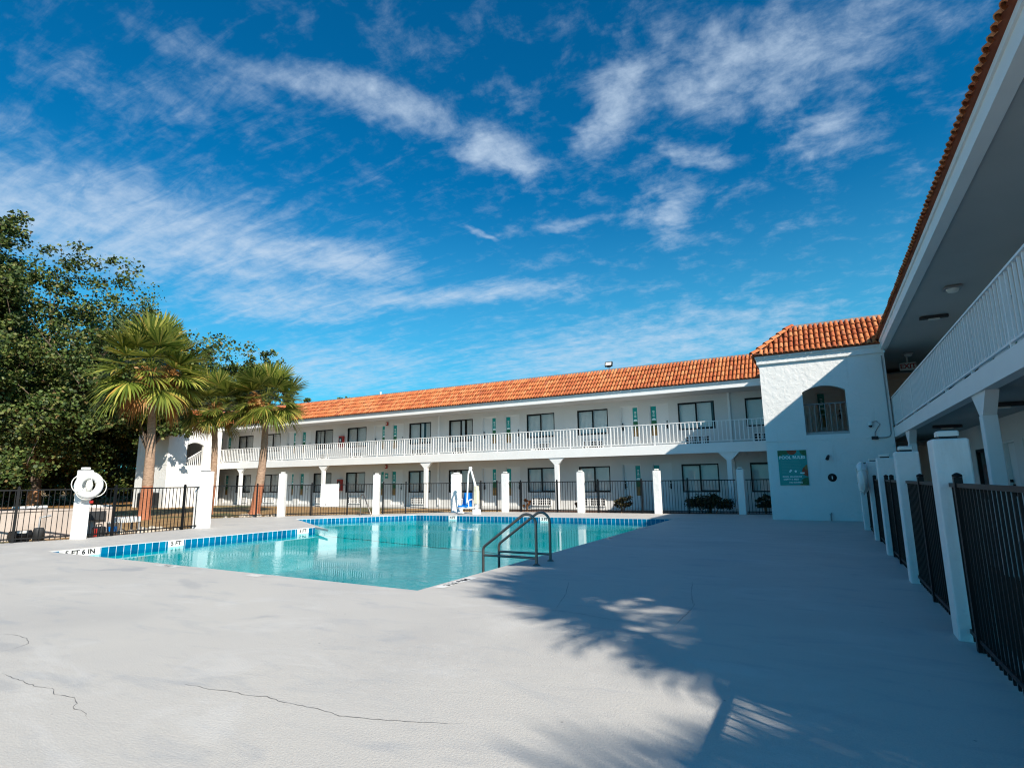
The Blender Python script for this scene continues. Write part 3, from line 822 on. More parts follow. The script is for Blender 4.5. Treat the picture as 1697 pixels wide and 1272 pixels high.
def fit(root, W, D0, D1, AC, wins, doors, skip=()):
    first = True
    for x in wins:
        for z in (0.77, 3.62):
            o = W if (W.parent is None) else copy_tree(W)
            o.parent = root; o.location = (x, 1.54, z)
            a = AC if AC.parent is None else copy_tree(AC)
            a.parent = root; a.location = (x + 0.26, 1.5, 0.1 if z < 2 else 2.9)
    for x, mi in doors:
        for z in (0.06, 2.88):
            P = D1 if mi else D0
            o = P if P.parent is None else copy_tree(P)
            o.parent = root; o.location = (x, 1.5, z)

def blind_variant(a0, a1, n=22):
    bl = MB()
    for k in range(n):
        a = 0.03 + (WW - 0.06) * k / n; b = 0.03 + (WW - 0.06) * (k + 1.12) / n
        if a0 < (a + b) / 2 < a1: continue
        bl.poly([(a, 0.115, 0), (b, 0.09, 0), (b, 0.09, WH), (a, 0.115, WH)])
    if a1 - a0 > 0.3:
        for k in range(6): a = a0 + 0.035 * k - 0.02; bl.poly([(a, 0.07, 0), (a + 0.05, 0.11, 0), (a + 0.05, 0.11, WH), (a, 0.07, WH)])
    return bl
BV = []
for q in ((0.74, 0.82), (0.8, 1.15), (0.3, 0.38), (1.45, 1.6), (0.05, 0.5)):
    b_ = blind_variant(*q); o_ = b_.build('blind', M['blind']); BV.append(o_.data); bpy.data.objects.remove(o_)
W0, A0, Da, Db = proto_window(), proto_ac(), proto_door(False), proto_door(True)

ZS = 2.48
fw = empty('motel_wing', (0, 25.2, 0), 'long white two storey motel wing with orange tile roof behind the pool', 'building')
wins = [-2.75]; doors = []; cols = []
for k in range(5):
    o = -8.02 * k
    wins += [-5.7 + o, -10.79 + o]
    doors += [(-8.52 + o, False), (-7.06 + o, True)]
    cols += [-3.4 + o * 0.995]
wins = [w for w in wins if w > -43]
doors.append((0.05, True))
wing(fw, -43.5, 5.5, ZS, 5.2, 6.75, 1.45, wins, doors, cols, [-3.42, -19.5], roofx=(-43.5, -1.5), flat=(-1.5, 12.0, -0.2, 7.1, 5.425, 5.6))
fit(fw, W0, Da, Db, A0, wins, doors)

rw = empty('motel_wing', (2.1, 0, 0), 'white motel wing in shade with balcony close along the right edge', 'building', rz=-pi / 2)
wr, dr, cr = [], [], []
for y in (20.3, 17.3, 11.6, 8.6): wr.append(-y - WW)
for y, mi in ((15.45, False), (13.95, True), (6.9, False), (5.4, True)): dr.append((-y - DW, mi))
cr = [-10.5, -18.5]
wing(rw, -25.1, -4.7, 2.6, 5.4, 7.0, 1.45, wr, dr, cr, [], roofx=(-21.3, -4.6))
fit(rw, W0, Da, Db, A0, wr, dr)

rb = random.Random(21)
for rt_ in (fw, rw):
    for w_ in list(rt_.children):
        if w_.name.startswith('window') and rb.random() < 0.45:
            for c_ in w_.children:
                if c_.name.startswith('blind'): c_.data = rb.choice(BV)
# ------------------------------------------------------------------ stair towers
def tower(root, w, d, zt, arch, roof_u1, back_open=True, stub=0.0):
    """local: arched front wall along +x at y = 0, depth d"""
    ax0, ax1, az0, az1, azc = arch
    T = 0.22
    m = MB()
    m.box(0, ax0, 0, T, -0.2, zt); m.box(ax1, w, 0, T, -0.2, zt); m.box(ax0, ax1, 0, T, -0.2, az0)
    N = 14
    def az(x):
        s = (x - ax0) / (ax1 - ax0) * 2 - 1
        return az1 + (azc - az1) * (1 - s * s)
    for k in range(N):
        a = ax0 + (ax1 - ax0) * k / N; b = ax0 + (ax1 - ax0) * (k + 1) / N
        m.prism([(a, az(a)), (b, az(b)), (b, zt), (a, zt)], 0, T)
    m.box(0, T, T, d, -0.2, zt)
    m.build('wall', M['stucco'], root)
    m = MB()   # moulding below the roof and the shallow joint line at floor level
    m.box(-0.07, w + stub, -0.07, T, zt, zt + 0.29); m.box(-0.07, T, T, d, zt, zt + 0.29)
    m.box(-0.11, w + stub, -0.11, -0.07, zt + 0.2, zt + 0.29); m.box(-0.11, -0.07, -0.07, d, zt + 0.2, zt + 0.29)
    m.build('fascia', M['stucco'], root)
    m = MB(); m.box(-0.018, w, -0.018, -0.001, 2.58, 2.63); m.build('moulding', M['stucco'], root)
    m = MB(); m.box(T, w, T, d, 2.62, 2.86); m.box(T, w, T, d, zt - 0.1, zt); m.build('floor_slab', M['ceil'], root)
    # railing seen inside the arch
    m = MB(); m.tube([(ax0 - 0.3, 0.45, 3.82), (ax1 + 0.3, 0.45, 3.82)], 0.022, 6)
    for k in range(13): x = ax0 - 0.3 + (ax1 - ax0 + 0.6) * k / 12; m.box(x - 0.009, x + 0.009, 0.44, 0.46, 2.87, 3.81)
    m.build('railing', M['grey'], root)
    # hipped tile roof
    rt = 1.27; h = 1.15; z0 = zt + 0.295; e = -0.14
    vf = Vector((0, rt, h)); sl_ = vf.length; vf.normalize(); nf = Vector((0, -h, rt)).normalized()
    t = MB()
    t.poly([(e, e, z0), (roof_u1, e, z0), (roof_u1, e + rt, z0 + h), (e + rt, e + rt, z0 + h)], 1)
    t.poly([(e, d, z0), (e, e, z0), (e + rt, e + rt, z0 + h), (e + rt, d, z0 + h)], 1)
    tile_field(t, (e, e, z0), (1, 0, 0), vf, nf, roof_u1 - e, sl_, 0.16, 5, lambda cu, cv: cu > cv / sl_ * rt + 0.02)
    vl = Vector((rt, 0, h)).normalized(); nl = Vector((-h, 0, rt)).normalized()
    tile_field(t, (e, d, z0), (0, -1, 0), vl, nl, d - e, sl_, 0.16, 5, lambda cu, cv: (d - e - cu) > cv / sl_ * rt + 0.02)
    ridge_caps(t, (e - 0.02, e - 0.02, z0 + 0.03), (e + rt, e + rt, z0 + h + 0.05))
    rf = t.build('roof', [M['clay'], M['claypan']], root)
    m = MB(); m.box(e + rt - 0.03, roof_u1, e + rt - 0.03, e + rt + 0.09, z0 + h - 0.02, z0 + h + 0.09); m.box(e + rt - 0.03, roof_u1, e + rt + 0.09, d, z0 + h - 0.07, z0 + h - 0.02)
    m.build('roof_edge', M['grey'], rf)

nt = empty('stair_tower', (-1.6, 21.03, 0), 'white stucco stair tower with arched opening and the green sign', 'building')
tower(nt, 3.68, 4.15, 5.28, (1.25, 2.5, 2.76, 4.2, 4.38), 5.2, stub=0.0)
MB().box(3.7, 3.86, 2.4, 2.6, 0, 5.2).build('inner_post', M['white'], nt)
# left tower: front plane is X = -37.6 facing +X; local x -> world +Y needs a mirrored lay-out, so build it explicitly
def left_tower():
    root = empty('stair_tower', (-37.6, 21.5, 0), 'sunlit white stair tower with arched opening behind the palms at left', 'building')
    w, d, zt = 3.72, 3.6, 5.15
    ax0, ax1, az0, az1, azc = 1.25, 2.42, 2.7, 4.05, 4.24
    S = Matrix(((0, -1, 0, 0), (1, 0, 0, 0), (0, 0, 1, 0), (0, 0, 0, 1)))  # (x, y) -> (-y, x)
    T = 0.22
    m = MB()
    def bx(a, b, c, dd, e, f): m.box(a, b, c, dd, e, f, 0, S)
    bx(0, ax0, 0, T, -0.2, zt); bx(ax1, w, 0, T, -0.2, zt); bx(ax0, ax1, 0, T, -0.2, az0)
    N = 14
    def az(x):
        s = (x - ax0) / (ax1 - ax0) * 2 - 1
        return az1 + (azc - az1) * (1 - s * s)
    for k in range(N):
        a = ax0 + (ax1 - ax0) * k / N; b = ax0 + (ax1 - ax0) * (k + 1) / N
        m.prism([(a, az(a)), (b, az(b)), (b, zt), (a, zt)], 0, T, 0, S)
    bx(0, T, T, d, -0.2, zt); bx(T, w, d - T, d, -0.2, zt); bx(w - T, w, T, d - T, 2.8, zt)
    m.build('wall', M['stucco'], root)
    m = MB(); bx(-0.07, w, -0.07, T, zt, zt + 0.28); bx(-0.07, T, T, d, zt, zt + 0.28); bx(-0.11, w, -0.11, -0.07, zt + 0.19, zt + 0.28); bx(-0.11, -0.07, -0.07, d, zt + .19, zt + .28)
    m.build('fascia', M['stucco'], root)
    m = MB(); bx(-0.018, -0.001, 0, d, 2.72, 2.77); m.build('moulding', M['stucco'], root)
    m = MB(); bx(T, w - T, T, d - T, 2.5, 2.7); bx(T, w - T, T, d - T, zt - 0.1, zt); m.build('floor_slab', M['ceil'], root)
    m = MB(); m.tube([S @ Vector((ax0 - .2, 0.5, 2.75)), S @ Vector((ax1 + .2, 0.5, 3.75))], 0.03, 6)
    for k in range(12):
        x = ax0 - 0.1 + (ax1 - ax0 + 0.3) * k / 11; m.box(x - 0.02, x + 0.02, 0.48, 0.52, 2.6, 2.8 + 0.9 * k / 11, 0, S)
    m.build('railing', M['white'], root)
    rt = 1.27; h = 1.15; z0 = zt + 0.285; e = -0.14
    sl_ = sqrt(rt * rt + h * h)
    t = MB()
    t.poly([S @ Vector(p) for p in ((e, e, z0), (w, e, z0), (w, e + rt, z0 + h), (e + rt, e + rt, z0 + h))], 1)
    t.poly([S @ Vector(p) for p in ((e, d, z0), (e, e, z0), (e + rt, e + rt, z0 + h), (e + rt, d, z0 + h))], 1)
    S3 = S.to_3x3()
    tile_field(t, S @ Vector((e, e, z0)), S3 @ Vector((1, 0, 0)), S3 @ Vector((0, rt, h)).normalized(), S3 @ Vector((0, -h, rt)).normalized(), w - e, sl_, 0.16, 5, lambda cu, cv: cu > cv / sl_ * rt + 0.02)
    tile_field(t, S @ Vector((e, d, z0)), S3 @ Vector((0, -1, 0)), S3 @ Vector((rt, 0, h)).normalized(), S3 @ Vector((-h, 0, rt)).normalized(), d - e, sl_, 0.16, 5, lambda cu, cv: (d - e - cu) > cv / sl_ * rt + 0.02)
    ridge_caps(t, S @ Vector((e, e, z0 + 0.03)), S @ Vector((e + rt, e + rt, z0 + h + 0.05)))
    rf = t.build('roof', [M['clay'], M['claypan']], root)
    m = MB(); bx(e + rt, w, e + rt, e + rt + 0.1, z0 + h - 0.02, z0 + h + 0.09); bx(e + rt, w, e + rt + .1, d, z0 + h - 0.07, z0 + h - .02)
    m.build('roof_edge', M['grey'], rf)
left_tower()

# ------------------------------------------------------------------ fence pillars and fences
PH = 1.72
def proto_pillar(s=0.27):
    r = empty('fence_pillar')
    m = MB(); h = s / 2
    m.bbox(-h, h, -h, h, -0.08, PH, 0.012); m.build('shaft', M['stucco'], r)
    m = MB(); m.box(-h * .5, h * .5, -h * .5, h * .5, PH, PH + 0.025); m.build('lamp_base', M['dark'], r)
    m = MB(); m.bbox(-h * .6, h * .6, -h * .6, h * .6, PH + 0.025, PH + 0.075, 0.01); m.build('lamp', M['lens'], r)
    return r
pil = None
GP = 'white pillars along the pool fence'
def pillar(x, y, label, rz=0.0, s=1.0):
    global pil
    if pil is None: pil = proto_pillar(); o = pil
    else: o = copy_tree(pil)
    o.location = (x, y, 0); o.rotation_euler = (0, 0, rz); o.scale = (s, s, 1)
    tag(o, label, 'fence pillar', GP)
    return o
pillar(1.03, 6.42, 'tall white pillar nearest the camera on the right fence')
pillar(1.03, 9.40, 'shaded white pillar second from the camera on the right fence')
pillar(1.03, 12.42, 'shaded white pillar third from the camera on the right fence')
pillar(1.03, 15.10, 'white pillar carrying the edge-on lifebuoy on the right fence')
pillar(0.98, 17.8, 'white pillar farthest back on the right fence before the stair tower')
pillar(-2.83, 23.72, 'shaded white pillar between hedge and stair tower')
pillar(-5.97, 23.2, 'white pillar at the left end of the clipped hedge')
pillar(-9.23, 22.98, 'white pillar just left of the round green shrub')
pillar(-12.79, 22.64, 'white pillar just right of the blue lift chair')
pillar(-14.85, 21.72, 'wide white pillar just left of the blue lift chair', R(22), 1.6)
pillar(-17.5, 19.3, 'white pillar behind the curved grab rail at the far pool corner', R(30))
pillar(-20.6, 16.8, 'white pillar left of the blank white board', R(30)).scale.z = 1.05
pillar(-17.95, 11.55, 'bright wide white pillar in front of the middle palm trunk', R(8), 1.42).scale.z = 1.06
pillar(-17.7, 7.95, 'white pillar that the big round lifebuoy hangs on', R(8)).scale.z = 1.06

FH = 1.33
def fence(a, b, posts, label, ends=True, group='black picket fence runs round the pool'):
    a = Vector(a); b = Vector(b); d = b - a; L = d.length; ang = atan2(d.y, d.x)
    r = empty('metal_fence', (a.x, a.y, 0), label, 'fence', group, ang)
    m = MB(); m.box(0, L, -0.018, 0.018, FH - 0.035, FH); m.build('top_rail', M['black'], r)
    m = MB(); m.box(0, L, -0.016, 0.016, 0.075, 0.11); m.build('bottom_rail', M['black'], r)
    m = MB(); n = max(2, int(L / 0.112))
    for k in range(n):
        x = L * (k + 0.5) / n
        m.box(x - 0.0085, x + 0.0085, -0.0085, 0.0085, 0.02, FH - 0.036)
    m.build('pickets', M['black'], r)
    for t in posts:
        m = MB(); m.box(-0.03, 0.03, -0.03, 0.03, -0.05, FH + 0.05)
        p = m.build('post', M['black'], r, (0, 0, 0)); p.location = (L * t, 0, 0)
        m = MB(); m.lathe([(0.0, FH + .05), (0.036, FH + .051), (0.036, FH + .07), (0.012, FH + .085), (0.0, FH + .088)], n=10)
        m.build('cap', M['black'], p)
    return r
fence((0.99, 2.0), (0.99, 6.27), (0.30, 0.93), 'black fence in the bottom right corner nearest the camera')
fence((0.99, 6.56), (0.99, 9.26), (0.06, 0.55), 'black fence between the two nearest right pillars')
fence((0.99, 9.55), (0.99, 12.27), (0.08, 0.6, 0.93), 'black fence between second and third right pillars')
fence((0.99, 12.56), (0.99, 14.95), (0.08, 0.9), 'black fence just in front of the right lifebuoy pillar')
fence((0.99, 15.25), (0.98, 17.65), (0.5,), 'black fence between the last two right pillars')
fence((-1.62, 23.95), (-2.66, 23.76), (0.1,), 'short black fence between the stair tower and a white pillar')
fence((-3.02, 23.7), (-5.8, 23.24), (0.64,), 'black fence in front of the clipped hedge')
fence((-6.15, 23.2), (-9.05, 23.0), (0.16, 0.8), 'black fence in front of the round green shrub')
fence((-9.42, 22.96), (-12.62, 22.68), (0.28, 0.82), 'black fence with the small russet plants behind it')
fence((-12.97, 22.55), (-14.67, 21.8), (0.1, 0.5), 'short black fence behind the blue lift chair')
fence((-15.0, 21.6), (-17.36, 19.45), (0.66, 0.97), 'black fence between lift chair pillar and grab rail pillar')
fence((-17.62, 19.2), (-20.45, 16.95), (0.30, 0.72), 'black fence carrying the blank white board')
fence((-20.72, 16.68), (-22.55, 14.85), (0.32,), 'black fence in front of the right palm trunk')
fence((-22.55, 14.85), (-18.12, 11.72), (0.5,), 'black fence jogging back behind the wide left pillar')
fence((-17.92, 11.35), (-17.72, 8.15), (0.15, 0.8), 'black fence between lifebuoy pillar and wide left pillar')
fence((-17.75, 7.75), (-18.15, 6.7), (), 'black fence stub just left of the lifebuoy pillar')
fence((-18.15, 6.7), (-21.4, -1.0), (0.0, 0.3, 0.6, 0.9), 'black fence at the left edge of the photo before the low wall')

# ------------------------------------------------------------------ pool handrail, grab rail, lift, lifebuoys
def arc(c, r, a0, a1, n, plane):
    """points on an arc, plane gives the two unit vectors"""
    u, v = Vector(plane[0]), Vector(plane[1]); c = Vector(c)
    return [c + u * (r * cos(a0 + (a1 - a0) * k / n)) + v * (r * sin(a0 + (a1 - a0) * k / n)) for k in range(n + 1)]
hr = empty('pool_handrail', (-4.32, 8.95, 0), 'pair of bent steel handrails leading down the pool steps', 'handrail')
for yy, nm in ((8.68, 0), (9.23, 1)):
    m = MB(); y = yy - 8.95
    X = [(0, y, -0.02), (0, y, 0.66)] + arc((-0.17, y, 0.66), 0.17, 0, R(122), 8, ((1, 0, 0), (0, 0, 1)))[1:]
    X += [(-0.97, y, 0.30)] + arc((-0.93, y, 0.19), 0.115, R(122), R(180), 5, ((1, 0, 0), (0, 0, 1)))[1:] + [(-1.047, y, -1.1)]
    m.tube(X, 0.024, 12)
    m.tube([(0, y, 0.115), (-1.047, y, 0.115)], 0.02, 10)
    rl = m.build('rail', M['steel'], hr)
    m = MB(); m.lathe([(0.0, 0.03), (0.028, 0.03), (0.06, 0.012), (0.062, 0.002)], (0, y, 0.0), 18); m.build('flange', M['steel'], rl)

gr_ = empty('grab_rail', (-17.66, 18.5, 0), 'thin curved grab rail bending into the far left of the pool', 'grab rail')
for k in (0, 1):
    m = MB(); o = Vector((0.55 * k, 0.62 * k, 0)) * 0.0 + Vector((0, 0, 0))
    dv = Vector((0.79, -0.08, 0)).normalized(); sv = Vector((0, 0, 0))
    pts = [Vector((0, 0, 0)), Vector((0, 0, 0.8)), dv * 0.03 + Vector((0, 0, 0.86)), dv * 0.1 + Vector((0, 0, 0.885)), dv * 0.2 + Vector((0, 0, 0.84)), dv * 0.45 + Vector((0, 0, 0.42)), dv * 0.82 + Vector((0, 0, -0.2)), dv * 0.95 + Vector((0, 0, -0.7))]
    if k == 1: continue
    m.tube(pts, 0.026, 10); m.build('rail', M['steel'], gr_)
    m = MB(); m.lathe([(0.0, 0.02), (0.05, 0.012), (0.052, 0.0)], (0, 0, 0.002), 14); m.build('flange', M['steel'], gr_)

lf = empty('pool_lift', (-13.15, 20.75, 0), 'white pool lift with blue seat standing on the far deck', 'pool lift', rz=R(0))
m = MB(); m.bbox(-0.14, 0.14, -0.14, 0.14, 0, 0.2, 0.02); m.cyl((0, 0, 0.2), 0.055, 0.35, 14); m.build('base', M['white'], lf)
m = MB(); m.bbox(-0.09, 0.09, -0.1, 0.1, 0.45, 1.0, 0.02); m.bbox(-0.075, 0.075, -0.11, 0.09, 1.0, 1.18, 0.02); m.build('actuator_box', M['cream'], lf)
m = MB(); m.tube([(0.0, 0, 0.9), (-0.08, 0, 1.25), (-0.3, 0, 1.93)], [0.05, 0.05, 0.04], 12); m.tube([(-0.36, 0, 1.95), (-0.26, 0, 1.95)], 0.06, 10); m.build('arm', M['white'], lf)
m = MB(); m.tube([(-0.32, -0.05, 1.9), (-0.36, -0.1, 1.7), (-0.42, -0.12, 0.42)], 0.035, 10); m.build('mast', M['white'], lf)
st = empty('seat'); st.parent = lf; st.location = (-0.42, 0.02, 0.3)
bpy.data.objects.remove(st)
m = MB(); m.bbox(-0.74, -0.26, -0.36, 0.06, 0.3, 0.37, 0.02)
sx_ = m.build('seat', M['blue'], lf)
m = MB(); m.mesh([(-0.74, 0.0, 0.36), (-0.26, 0.0, 0.36), (-0.3, 0.1, 0.9), (-0.7, 0.1, 0.9), (-0.74, 0.06, 0.36), (-0.26, 0.06, 0.36), (-0.3, 0.15, 0.9), (-0.7, 0.15, 0.9)],
       [(0, 1, 2, 3), (7, 6, 5, 4), (0, 4, 5, 1), (1, 5, 6, 2), (2, 6, 7, 3), (3, 7, 4, 0)])
m.build('backrest', M['blue'], lf)
m = MB()
for x in (-0.79, -0.21): m.tube([(x, 0.06, 0.62), (x, -0.26, 0.6), (x, -0.3, 0.56), (x, -0.3, 0.32)], 0.018, 8)
m.tube([(-0.79, -0.3, 0.28), (-0.5, -0.37, 0.27), (-0.1, -0.22, 0.28), (0, 0, 0.3)], 0.03, 8)
m.build('armrest', M['white'], lf)
m = MB(); m.bbox(-0.63, -0.37, -0.52, -0.38, 0.06, 0.1, 0.01); m.box(-0.52, -0.48, -0.42, -0.36, 0.08, 0.3); m.build('footrest', M['white'], lf)

def buoy(loc, rot, label):
    r = empty('lifebuoy', loc, label, 'lifebuoy', 'lifebuoys hanging on the fence pillars')
    Mx = Matrix.Rotation(rot, 4, 'Z') @ Matrix.Rotation(pi / 2, 4, 'X')   # ring plane upright, axis along local -y
    m = MB(); m.torus(0.255, 0.09, Mx, 40, 14); m.build('ring', M['white'], r)
    m = MB()
    for k in range(4):
        a0 = pi / 2 * k + 0.5; pts = []
        for j in range(9):
            a = a0 + (pi / 2) * j / 8; rr = 0.345 + (0.015, 0.07, 0.03, 0.1)[k] * sin(pi * j / 8)
            pts.append(Mx @ Vector((rr * cos(a), rr * sin(a), 0.02 - 0.03 * sin(pi * j / 8))))
        m.tube(pts, 0.012, 6)
    m.build('grab_rope', M['rope'], r)
    m = MB()
    for k in range(4):
        a = pi / 2 * k + 0.5
        T = Mx @ Matrix.Rotation(a, 4, 'Z') @ Matrix.Translation((0.255, 0, 0)) @ Matrix.Rotation(pi / 2, 4, 'X')
        m.torus(0.094, 0.012, T, 18, 6)
    m.build('strap', M['rope'], r)
    m = MB()
    pts = [Mx @ Vector((0.05 * sin(k * 1.1) , -0.02 - 0.012 * k, 0.06 - 0.004 * k)) for k in range(14)]
    m.tube(pts, 0.014, 6); m.tube([Mx @ Vector((0.0, 0.2, 0.11)), Mx @ Vector((0.02, 0.05, 0.07)), Mx @ Vector((-0.01, -0.14, 0.06))], 0.012, 6)
    m.tube([Mx @ Vector((0, 0.2, 0.10)), Mx @ Vector((0, 0.2, -0.12))], 0.012, 6)
    m.lathe([(0.0, -0.15), (0.06, -0.13), (0.085, 0.0), (0.06, 0.12), (0.02, 0.15)], n=12, mat=Matrix.Rotation(rot, 4, 'Z') @ Matrix.Translation((0.0, -0.02, 0.0)))
    m.build('throw_line', M['rope'], r)
    return r
b1 = buoy((-17.40, 7.93, 1.41), R(90), 'white round lifebuoy facing the camera on the left fence pillar')
m = MB(); m.box(0.0, 0.06, 0.05, 0.12, -0.47, -0.40); m.build('red_tag', M['red'], b1)
buoy((0.78, 15.0, 1.36), R(-90), 'white lifebuoy seen edge-on on the shaded right fence')

# ------------------------------------------------------------------ signs and fittings on the buildings
sg = empty('pool_rules_sign', (-0.84, 21.03, 1.70), 'green POOL RULES sign on the shaded stair tower wall', 'sign')
m = MB(); m.box(-0.43, 0.43, -0.022, 0.0, -0.575, 0.575); m.build('board', M['teal'], sg)
m = MB()
def disc(m, cx_, cz, rr, y, a0, a1, mi=0, n=14):
    pts = [(cx_, y, cz)] + [(cx_ + rr * cos(a0 + (a1 - a0) * k / n), y, cz + rr * sin(a0 + (a1 - a0) * k / n)) for k in range(n + 1)]
    m.mesh(pts, [(0, k, k + 1) for k in range(1, n + 1)], mi)
disc(m, 0.0, 0.575, 0.15, -0.026, pi, 2 * pi, 0); m.build('flower_print', M['orangep'], sg)
m = MB(); disc(m, 0.43, -0.12, 0.17, -0.026, pi / 2, 3 * pi / 2, 0); disc(m, 0.43, 0.0, 0.09, -0.028, pi / 2, 3 * pi / 2, 1); m.build('flower_print', [M['orangep'], M['brownp']], sg)
m = MB(); disc(m, -0.43, 0.575, 0.2, -0.025, -pi / 2, 0); disc(m, -0.2, 0.575, 0.14, -0.0255, pi, 2 * pi); disc(m, 0.43, 0.575, 0.2, -0.025, pi, 1.5 * pi); disc(m, 0.43, -0.575, 0.26, -0.025, pi / 2, pi); m.build('leaf_print', M['tealdk'], sg)
TXM = Matrix(((1, 0, 0, 0), (0, 0, -1, -0.030), (0, 1, 0, 0), (0, 0, 0, 1)))
m = MB(); put_text(m, 'POOL RULES', 0.138, Matrix.Translation((0, 0, 0.335)) @ TXM)
put_text(m, 'POOL MAXIMUM', 0.075, Matrix.Translation((-0.05, 0, -0.30)) @ TXM); put_text(m, 'DEPTH 5 FEET', 0.075, Matrix.Translation((-0.08, 0, -0.385)) @ TXM); put_text(m, 'NO DIVING', 0.075, Matrix.Translation((0.05, 0, -0.485)) @ TXM)
m.build('lettering', M['tealw'], sg)
rs = random.Random(3); sage = pmat('sage_print', (0.08, 0.4, 0.38), 0.5)
for k in range(9):
    x = -0.34; m = MB()
    while x < 0.2:
        w_ = rs.uniform(0.02, 0.06); m.box(x, min(x + w_, 0.27), -0.0245, -0.0221, 0.22 - 0.05 * k, 0.232 - 0.05 * k); x += w_ + 0.012
    m.build('text_line', sage, sg)
m = MB(); disc(m, -0.07, -0.09, 0.035, -0.028, 0, 2 * pi); disc(m, -0.1, -0.13, 0.03, -0.0285, 0, 2 * pi); disc(m, 0.07, -0.12, 0.035, -0.028, 0, 2 * pi); m.box(0.2, 0.33, -0.031, -0.029, -0.2, -0.155); m.build('symbol', M['tealw'], sg)

ex = empty('exit_sign', (2.9, 22.9, 5.06), 'small EXIT sign hanging under the dark balcony ceiling', 'sign')
m = MB(); m.bbox(-0.24, 0.24, -0.03, 0.03, -0.13, 0.13, 0.01); m.box(-0.02, 0.02, -0.02, 0.02, 0.13, 0.34); m.build('housing', M['lens'], ex)
m = MB(); put_text(m, 'EXIT', 0.22, Matrix(((1, 0, 0, 0), (0, 0, -1, -0.034), (0, 1, 0, 0.0), (0, 0, 0, 1)))); m.build('lettering', M['red'], ex)

bs = empty('notice_board', (-19.02, 18.02, 0.86), 'blank white board hung on the far left fence', 'sign', rz=atan2(-2.25, -2.83) + pi)
m = MB(); m.bbox(-0.38, 0.38, -0.05, -0.03, -0.48, 0.48, 0.006); m.build('panel', M['tilew'], bs)
m = MB()
for x, z in ((-0.3, 0.42), (0.0, 0.42), (0.3, 0.42)): m.tube([(x, -0.055, z), (x, -0.049, z)], 0.022, 8)
m.tube([(-0.15, -0.056, -0.34), (-0.15, -0.056, -0.44)], 0.012, 6)
m.build('fixing', M['ink'], bs)

def cabinet(x, y, z, label, rz=0.0):
    r = empty('extinguisher_cabinet', (x, y, z), label, 'extinguisher cabinet', 'red fire extinguisher cabinets on the motel walls', rz)
    m = MB(); m.bbox(-0.18, 0.18, -0.19, -0.002, -0.36, 0.36, 0.012); m.build('box', M['red'], r)
    m = MB(); m.box(-0.12, 0.12, -0.195, -0.191, -0.18, 0.26); m.build('window', M['dark'], r)
    m = MB(); m.box(-0.05, 0.05, -0.205, -0.196, 0.0, 0.16); m.build('tag', M['tilew'], r)
cabinet(-27.24, 26.7, 4.03, 'red extinguisher cabinet on the upper balcony wall between two windows')
cabinet(-27.24, 26.7, 1.25, 'red extinguisher cabinet on the ground floor wall between two windows')
cabinet(3.6, 19.75, 1.3, 'red extinguisher cabinet beside the shaded windows of the right wing', -pi / 2)
def horn(x, y, z, label):
    r = empty('alarm_horn', (x, y, z), label, 'alarm horn', 'red fire alarm horns')
    m = MB(); m.bbox(-0.09, 0.09, -0.08, -0.002, -0.11, 0.11, 0.02); m.build('housing', M['red'], r)
    m = MB(); m.cyl((0, 0, 0), 0.05, 0.02, 12); o = m.build('strobe', M['lens'], r); o.rotation_euler = (pi / 2, 0, 0); o.location = (0, -0.075, 0.0)
horn(-23.47, 26.7, 4.97, 'red alarm horn high above the balcony doors')
horn(-23.45, 26.7, 2.33, 'red alarm horn above the ground floor doors')
rs_ = empty('wall_plaque', (-23.43, 26.7, 1.78), 'small teal plaque between two ground floor doors', 'sign')
MB().bbox(-0.12, 0.12, -0.02, -0.002, -0.15, 0.15, 0.004).build('plate', M['teal'], rs_)
MB().box(-0.07, 0.07, -0.023, -0.021, -0.05, 0.07).build('symbol', M['tealw'], rs_)

cm = empty('security_camera', (1.5, 21.03, 3.05), 'white security camera with cable on the stair tower wall', 'security camera')
m = MB(); m.cyl((0, 0, 0), 0.05, 0.03, 14); o = m.build('mount', M['white'], cm); o.rotation_euler = (pi / 2, 0, 0)
m = MB(); m.tube([(0, -0.02, 0.02), (-0.02, -0.12, 0.04), (-0.03, -0.14, 0.02)], 0.018, 8); m.lathe([(0.0, 0.06), (0.05, 0.05), (0.062, 0.0), (0.058, -0.06)], (-0.03, -0.14, -0.02), 16); m.build('housing', M['white'], cm)
m = MB(); m.lathe([(0.056, 0.0), (0.05, -0.035), (0.025, -0.06), (0.0, -0.065)], (-0.03, -0.14, -0.08), 16); m.build('dome', M['ink'], cm)
m = MB(); m.tube([(0.02, -0.015, 0.03), (0.15, -0.015, 0.06), (0.24, -0.015, -0.05), (0.15, -0.015, -0.18), (0.08, -0.015, -0.3), (0.07, -0.015, -0.42)], 0.012, 6); m.build('cable', M['grey'], cm)
jb = empty('junction_box', (1.56, 21.03, 2.58), 'grey junction box and conduit on the stair tower corner', 'junction box')
MB().bbox(-0.09, 0.09, -0.06, 0.0, -0.05, 0.05, 0.006).build('box', M['dark'], jb)
MB().tube([(0.08, -0.03, 0.0), (0.3, -0.03, 0.0), (0.4, -0.03, 0.03), (0.44, -0.03, 0.12), (0.44, -0.03, 2.6)], 0.018, 8).build('conduit', M['grey'], jb)
wl = empty('wall_lamp', (0.23, 21.03, 2.05), 'small dark spot lamp above the round wall fitting', 'lamp')
m = MB(); m.cyl((0, 0, 0), 0.045, 0.03, 12); o = m.build('mount', M['grey'], wl); o.rotation_euler = (pi / 2, 0, 0)
m = MB(); m.tube([(0, -0.02, 0.0), (0, -0.08, 0.03), (-0.02, -0.13, -0.02)], 0.014, 8); m.tube([(-0.02, -0.1, 0.01), (-0.05, -0.2, -0.1)], [0.03, 0.055], 12); m.build('head', M['dark'], wl)
